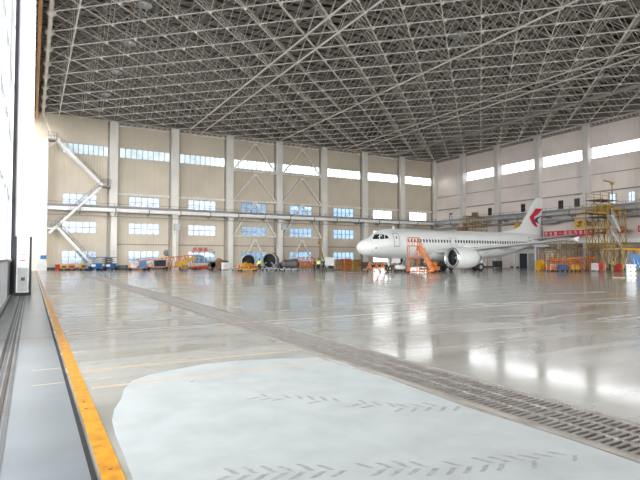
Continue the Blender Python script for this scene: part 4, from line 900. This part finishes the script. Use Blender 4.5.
# yellow dock above the fuselage, behind it
p = spot(474, 97); t = scaffold('wing_dock', 'worn yellow dock standing behind the fuselage below the small dark windows', 'scaffold', (p.x, p.y, 0), 0, 4.6, 2.2, [3.4, 6.6, 8.3], 3, 'ochre', .06, 'ochre', rail=1.1)
m_ = MB(); m_.b2((-3.6, -.8, 6.6), (-2.3, .8, 7.6)); m_.b2((-2.3, -.5, 9.6), (2.3, .5, 9.75)); m_.box((.3, 0, 10.1), (.9, .8, .8)); m_.build('hoist', 'rust', t)
p = onX(517.5, 227, W-2.2); t = tag(MB().box((0, 0, 0), (.5, .9, 1.3)).box((0, 0, .8), (.3, .4, .3)).build('hoist_trolley', 'yellow', None, (W-2.2, p.y, p.z)), 'small yellow hoist hung on the side walkway left of the fin', 'hoist')
m_ = MB(); m_.tube((0, 0, .7), (0, 0, 2.2), .05); m_.build('hook_rod', 'dark', t)
# red and white crate, red box, bollards, blue sign, white stacked tubs
p = spot(598, 72); t = thing('red_bin', 'red bin with white ends standing under the tower', 'bin', (p.x, p.y, 0)); m_ = MB(); m_.b2((-.72, -.45, .15), (.72, .45, 1.1)); m_.build('body', 'red', t)
for s in (-1, 1): m_ = MB(); m_.b2((s*.72, -.47, .12), (s*.98, .47, 1.15)); m_.build('end_panel', 'white', t)
m_ = MB(); m_.b2((-.75, -.48, 1.1), (.75, .48, 1.18)); m_.build('lid', 'red', t); wheels(t, (-.7, .7), (-.4, .4), .09)
p = spot(618, 72); t = thing('red_toolbox', 'plain red tool chest right of the worker in the bright vest', 'tool chest', (p.x, p.y, 0)); m_ = MB(); m_.b2((-.35, -.35, .12), (.35, .35, 1.05)); m_.build('body', 'red', t)
for k in range(3): m_ = MB(); m_.b2((-.31, -.38, .18+k*.28), (.31, -.35, .42+k*.28)); m_.build('drawer', 'red', t)
wheels(t, (-.28, .28), (-.28, .28), .06)
p = spot(639.5, 60); t = thing('blue_notice', 'leaning blue board with white strokes at the right edge', 'board', (p.x, p.y, 0), -.45)
m_ = MB(); m_.prism([(-1.05, 0, .75), (1.0, 0, .35), (1.15, 0, 1.95), (-1.15, 0, 2.35)], (0, .06, 0)); m_.build('panel', 'ltblue', t)
m_ = MB()
for x, z in ((-.75, 1.4), (-.35, 1.35), (.1, 1.3), (.55, 1.2)): m_.bar((x-.05, -.015, z+.3), (x+.12, -.015, z-.3), .02, .13)
m_.bar((-.1, -.015, .85), (.5, -.015, .75), .02, .15); m_.build('lettering', 'white', t); m_ = MB()
for x in (-.9, .9): m_.bar((x, .04, 0), (x, .04, 1.2), .07); m_.bar((x, .7, 0), (x, .08, 1.4), .05)
m_.build('leg', 'blue', t)
pb = onF(631.3, 281.5); lbs = ['white plastic tub at the bottom of the stack near the right edge', 'second white tub from the floor in the stack near the right edge', 'second white tub from the top of the stack', 'topmost white tub of the stack near the right edge']
rr = 4.0/512*(pb-CP).length; hh = 1.33/4
for k in range(4):
    t = tag(MB().lathe([(.001, 0), (rr*.86, 0), (rr*.92, hh*.12), (rr*.9, hh*.6), (rr, hh*.8), (rr, hh*.97), (rr*.9, hh), (.001, hh*.98)], (0, 0, 0), 'z', 20).build('stacked_tub', 'doorwhite', None, (pb.x, pb.y, hh*k)), lbs[k], 'tub', 'stacked white tubs')
    m_ = MB()
    for a in (PI*1.15, PI*1.5, PI*1.8): m_.box((rr*.93*math.cos(a), rr*.93*math.sin(a), hh*.35), (.09, .05, .05), a+PI/2)
    m_.build('handle_slot', 'dark', t)
p = onF(619, 278.3); t = tag(MB().box((0, 0, .03), (1.0, .6, .06)).build('floor_pallet', 'brownbox', None, (p.x, p.y, 0)), 'low flat pallet on the floor left of the white tubs', 'pallet')
m_ = MB()
for i in range(4): m_.box((-.37+i*.25, 0, .075), (.18, .6, .03))
m_.build('boards', 'cream', t)
# ================================================================== people
def skin_mesh(name, verts, edges, radii, sub=1):
    me = bpy.data.meshes.new(name); me.from_pydata(verts, edges, []); o = bpy.data.objects.new(name, me); C.objects.link(o)
    md = o.modifiers.new('s', 'SKIN'); sv = me.skin_vertices[0].data
    for i, r_ in enumerate(radii): sv[i].radius = (r_, r_) if not isinstance(r_, tuple) else r_
    sv[0].use_root = True; o.modifiers.new('u', 'SUBSURF').levels = sub
    bpy.context.view_layer.update(); out = bpy.data.meshes.new_from_object(o.evaluated_get(bpy.context.evaluated_depsgraph_get()))
    bpy.data.objects.remove(o); out.name = name
    for p_ in out.polygons: p_.use_smooth = True
    return out
def person(px, z, label, top, legs, rz=0, bend=0.0, arm=.35, s=1.0):
    b = spot(px, z); t = thing('person', label, 'person', b, rz)
    sh = Vector((0, -bend*.5, 1.42-bend*.12)); hd_ = Vector((0, -bend*.62, 1.66-bend*.14))
    V = [(0, 0, .95), (0, -bend*.25, 1.18), tuple(sh), (0, -bend*.56, 1.52-bend*.13), tuple(hd_+Vector((0, 0, -.03))), tuple(hd_+Vector((0, 0, .08)))]
    E_ = [(0, 1), (1, 2), (2, 3), (3, 4), (4, 5)]; R2 = [(.15, .11), (.14, .10), (.15, .10), .06, .09, .085]
    hands = []
    for k in (-1, 1):
        i = len(V); V += [(k*.19, sh.y, sh.z), (k*.26, sh.y-.05, sh.z-.30), (k*.24, sh.y-.05-arm*.6, sh.z-.50+arm*.25), (k*.23, sh.y-.08-arm*.8, sh.z-.58+arm*.3)]
        E_ += [(2, i), (i, i+1), (i+1, i+2), (i+2, i+3)]; R2 += [.065, .05, .037, .035]; hands.append(V[-1])
        i = len(V); V += [(k*.10, 0, .88), (k*.12, -.03, .48), (k*.13, .02, .09), (k*.14, -.13, .05)]; E_ += [(0, i), (i, i+1), (i+1, i+2), (i+2, i+3)]; R2 += [.095, .065, .045, .045]
    me = skin_mesh('body', V, E_, R2); body = put_mesh('body', me, 'skin', t)
    # fingers as short chains out of the palm
    m_ = MB()
    for k, hnd in zip((-1, 1), hands):
        for f in range(4): x = hnd[0]+(f-1.5)*.018; m_.tube((x, hnd[1], hnd[2]), (x, hnd[1]-.05, hnd[2]-.04), .009, 5, .008); m_.tube((x, hnd[1]-.05, hnd[2]-.04), (x, hnd[1]-.05, hnd[2]-.08+abs(f-1.5)*.008), .008, 5, .006)
        m_.tube((hnd[0]-k*.03, hnd[1], hnd[2]), (hnd[0]-k*.06, hnd[1]-.05, hnd[2]-.03), .010, 5, .008)
    m_.build('fingers', 'skin', t)
    jv = V[:3]; je = [(0, 1), (1, 2)]; jr = [(.175, .135), (.165, .13), (.17, .13)]
    for k in (-1, 1): i = len(jv); src = 6 if k < 0 else 14; jv += [V[src], V[src+1], V[src+2]]; je += [(2, i), (i, i+1), (i+1, i+2)]; jr += [.085, .07, .058]
    put_mesh('jacket', skin_mesh('jacket', jv, je, jr), top, t)
    lv = [(0, 0, .95)]; le = []; lr = [(.165, .13)]
    for k in (-1, 1): i = len(lv); src = 10 if k < 0 else 18; lv += [V[src], V[src+1], V[src+2]]; le += [(0, i), (i, i+1), (i+1, i+2)]; lr += [.11, .085, .07]
    put_mesh('trousers', skin_mesh('trousers', lv, le, lr), legs, t)
    m_ = MB(); m_.ball(hd_+Vector((0, .02, .075)), .112, 12, 8); m_.build('hair', 'hair', t)
    m_ = MB(); m_.prism([(hd_.x-.012, hd_.y-.095, hd_.z+.03), (hd_.x+.012, hd_.y-.095, hd_.z+.03), (hd_.x, hd_.y-.12, hd_.z-.01)], (0, .03, 0)); m_.build('nose', 'skin', t)
    m_ = MB()
    for k in (-.14, .14): m_.box((k, -.07, .05), (.1, .27, .09))
    m_.build('shoes', 'black', t)
    if top == 'vest':
        m_ = MB()
        for zz_ in (1.08, 1.24): m_.lathe([(.205, zz_), (.215, zz_+.02), (.205, zz_+.05)], (0, -bend*.3, 0), 'z', 14, True, .8)
        m_.build('reflective_band', 'cream', t)
person(259.3, 72, 'person in a bright yellow-green vest bending between the two engines', 'vest', 'navy', 2.6, .5)
person(318.5, 71, 'person in a bright vest standing left of the white board', 'vest', 'navy', -.4)
person(314.3, 72.5, 'person in dark clothes left of the one in the bright vest', 'navy', 'navy', .8, .2)
person(323.3, 72.5, 'person in dark clothes next to the white board', 'navy', 'navy', -1.2)
person(609.5, 71.5, 'person in a yellow vest crouching forward beside the red bin', 'vest', 'navy', .5, .75)

# ---- tool chests and dark machines standing between the larger items
def chest(px, z, w, h, m, label):
    t = thing('tool_chest', label, 'tool chest', spot(px, z)); m_ = MB(); m_.b2((-w/2, -.35, .14), (w/2, .35, h)); m_.build('body', m, t)
    n_ = 4
    for k in range(n_):
        z0 = .2+(h-.26)*k/n_; m_ = MB(); m_.b2((-w/2+.05, -.38, z0), (w/2-.05, -.35, z0+(h-.26)/n_-.04)); d_ = m_.build('drawer', m, t)
        m_ = MB(); m_.b2((-w*.25, -.41, z0+.1), (w*.25, -.38, z0+.13)); m_.build('handle', 'steelgrey', d_)
    wheels(t, (-w/2+.12, w/2-.12), (-.28, .28), .07)
chest(123, 79, 1.5, .75, 'dark', 'low black tool chest right of the first white column')
chest(184.5, 76, .9, .8, 'rust', 'brown tool chest in front of the long orange boom')
chest(236, 74, 1.1, .8, 'steelgrey', 'grey tool chest left of the first ringed engine')
chest(279.5, 78.5, 1.3, 1.15, 'dark', 'black tool chest behind the second ringed engine')
chest(363.5, 80, 1.2, 1.2, 'rust', 'dark brown tool chest under the tip of the aircraft nose')
chest(497, 95, 1.8, 1.3, 'dark', 'black tool chest by the side wall under the rear fuselage')
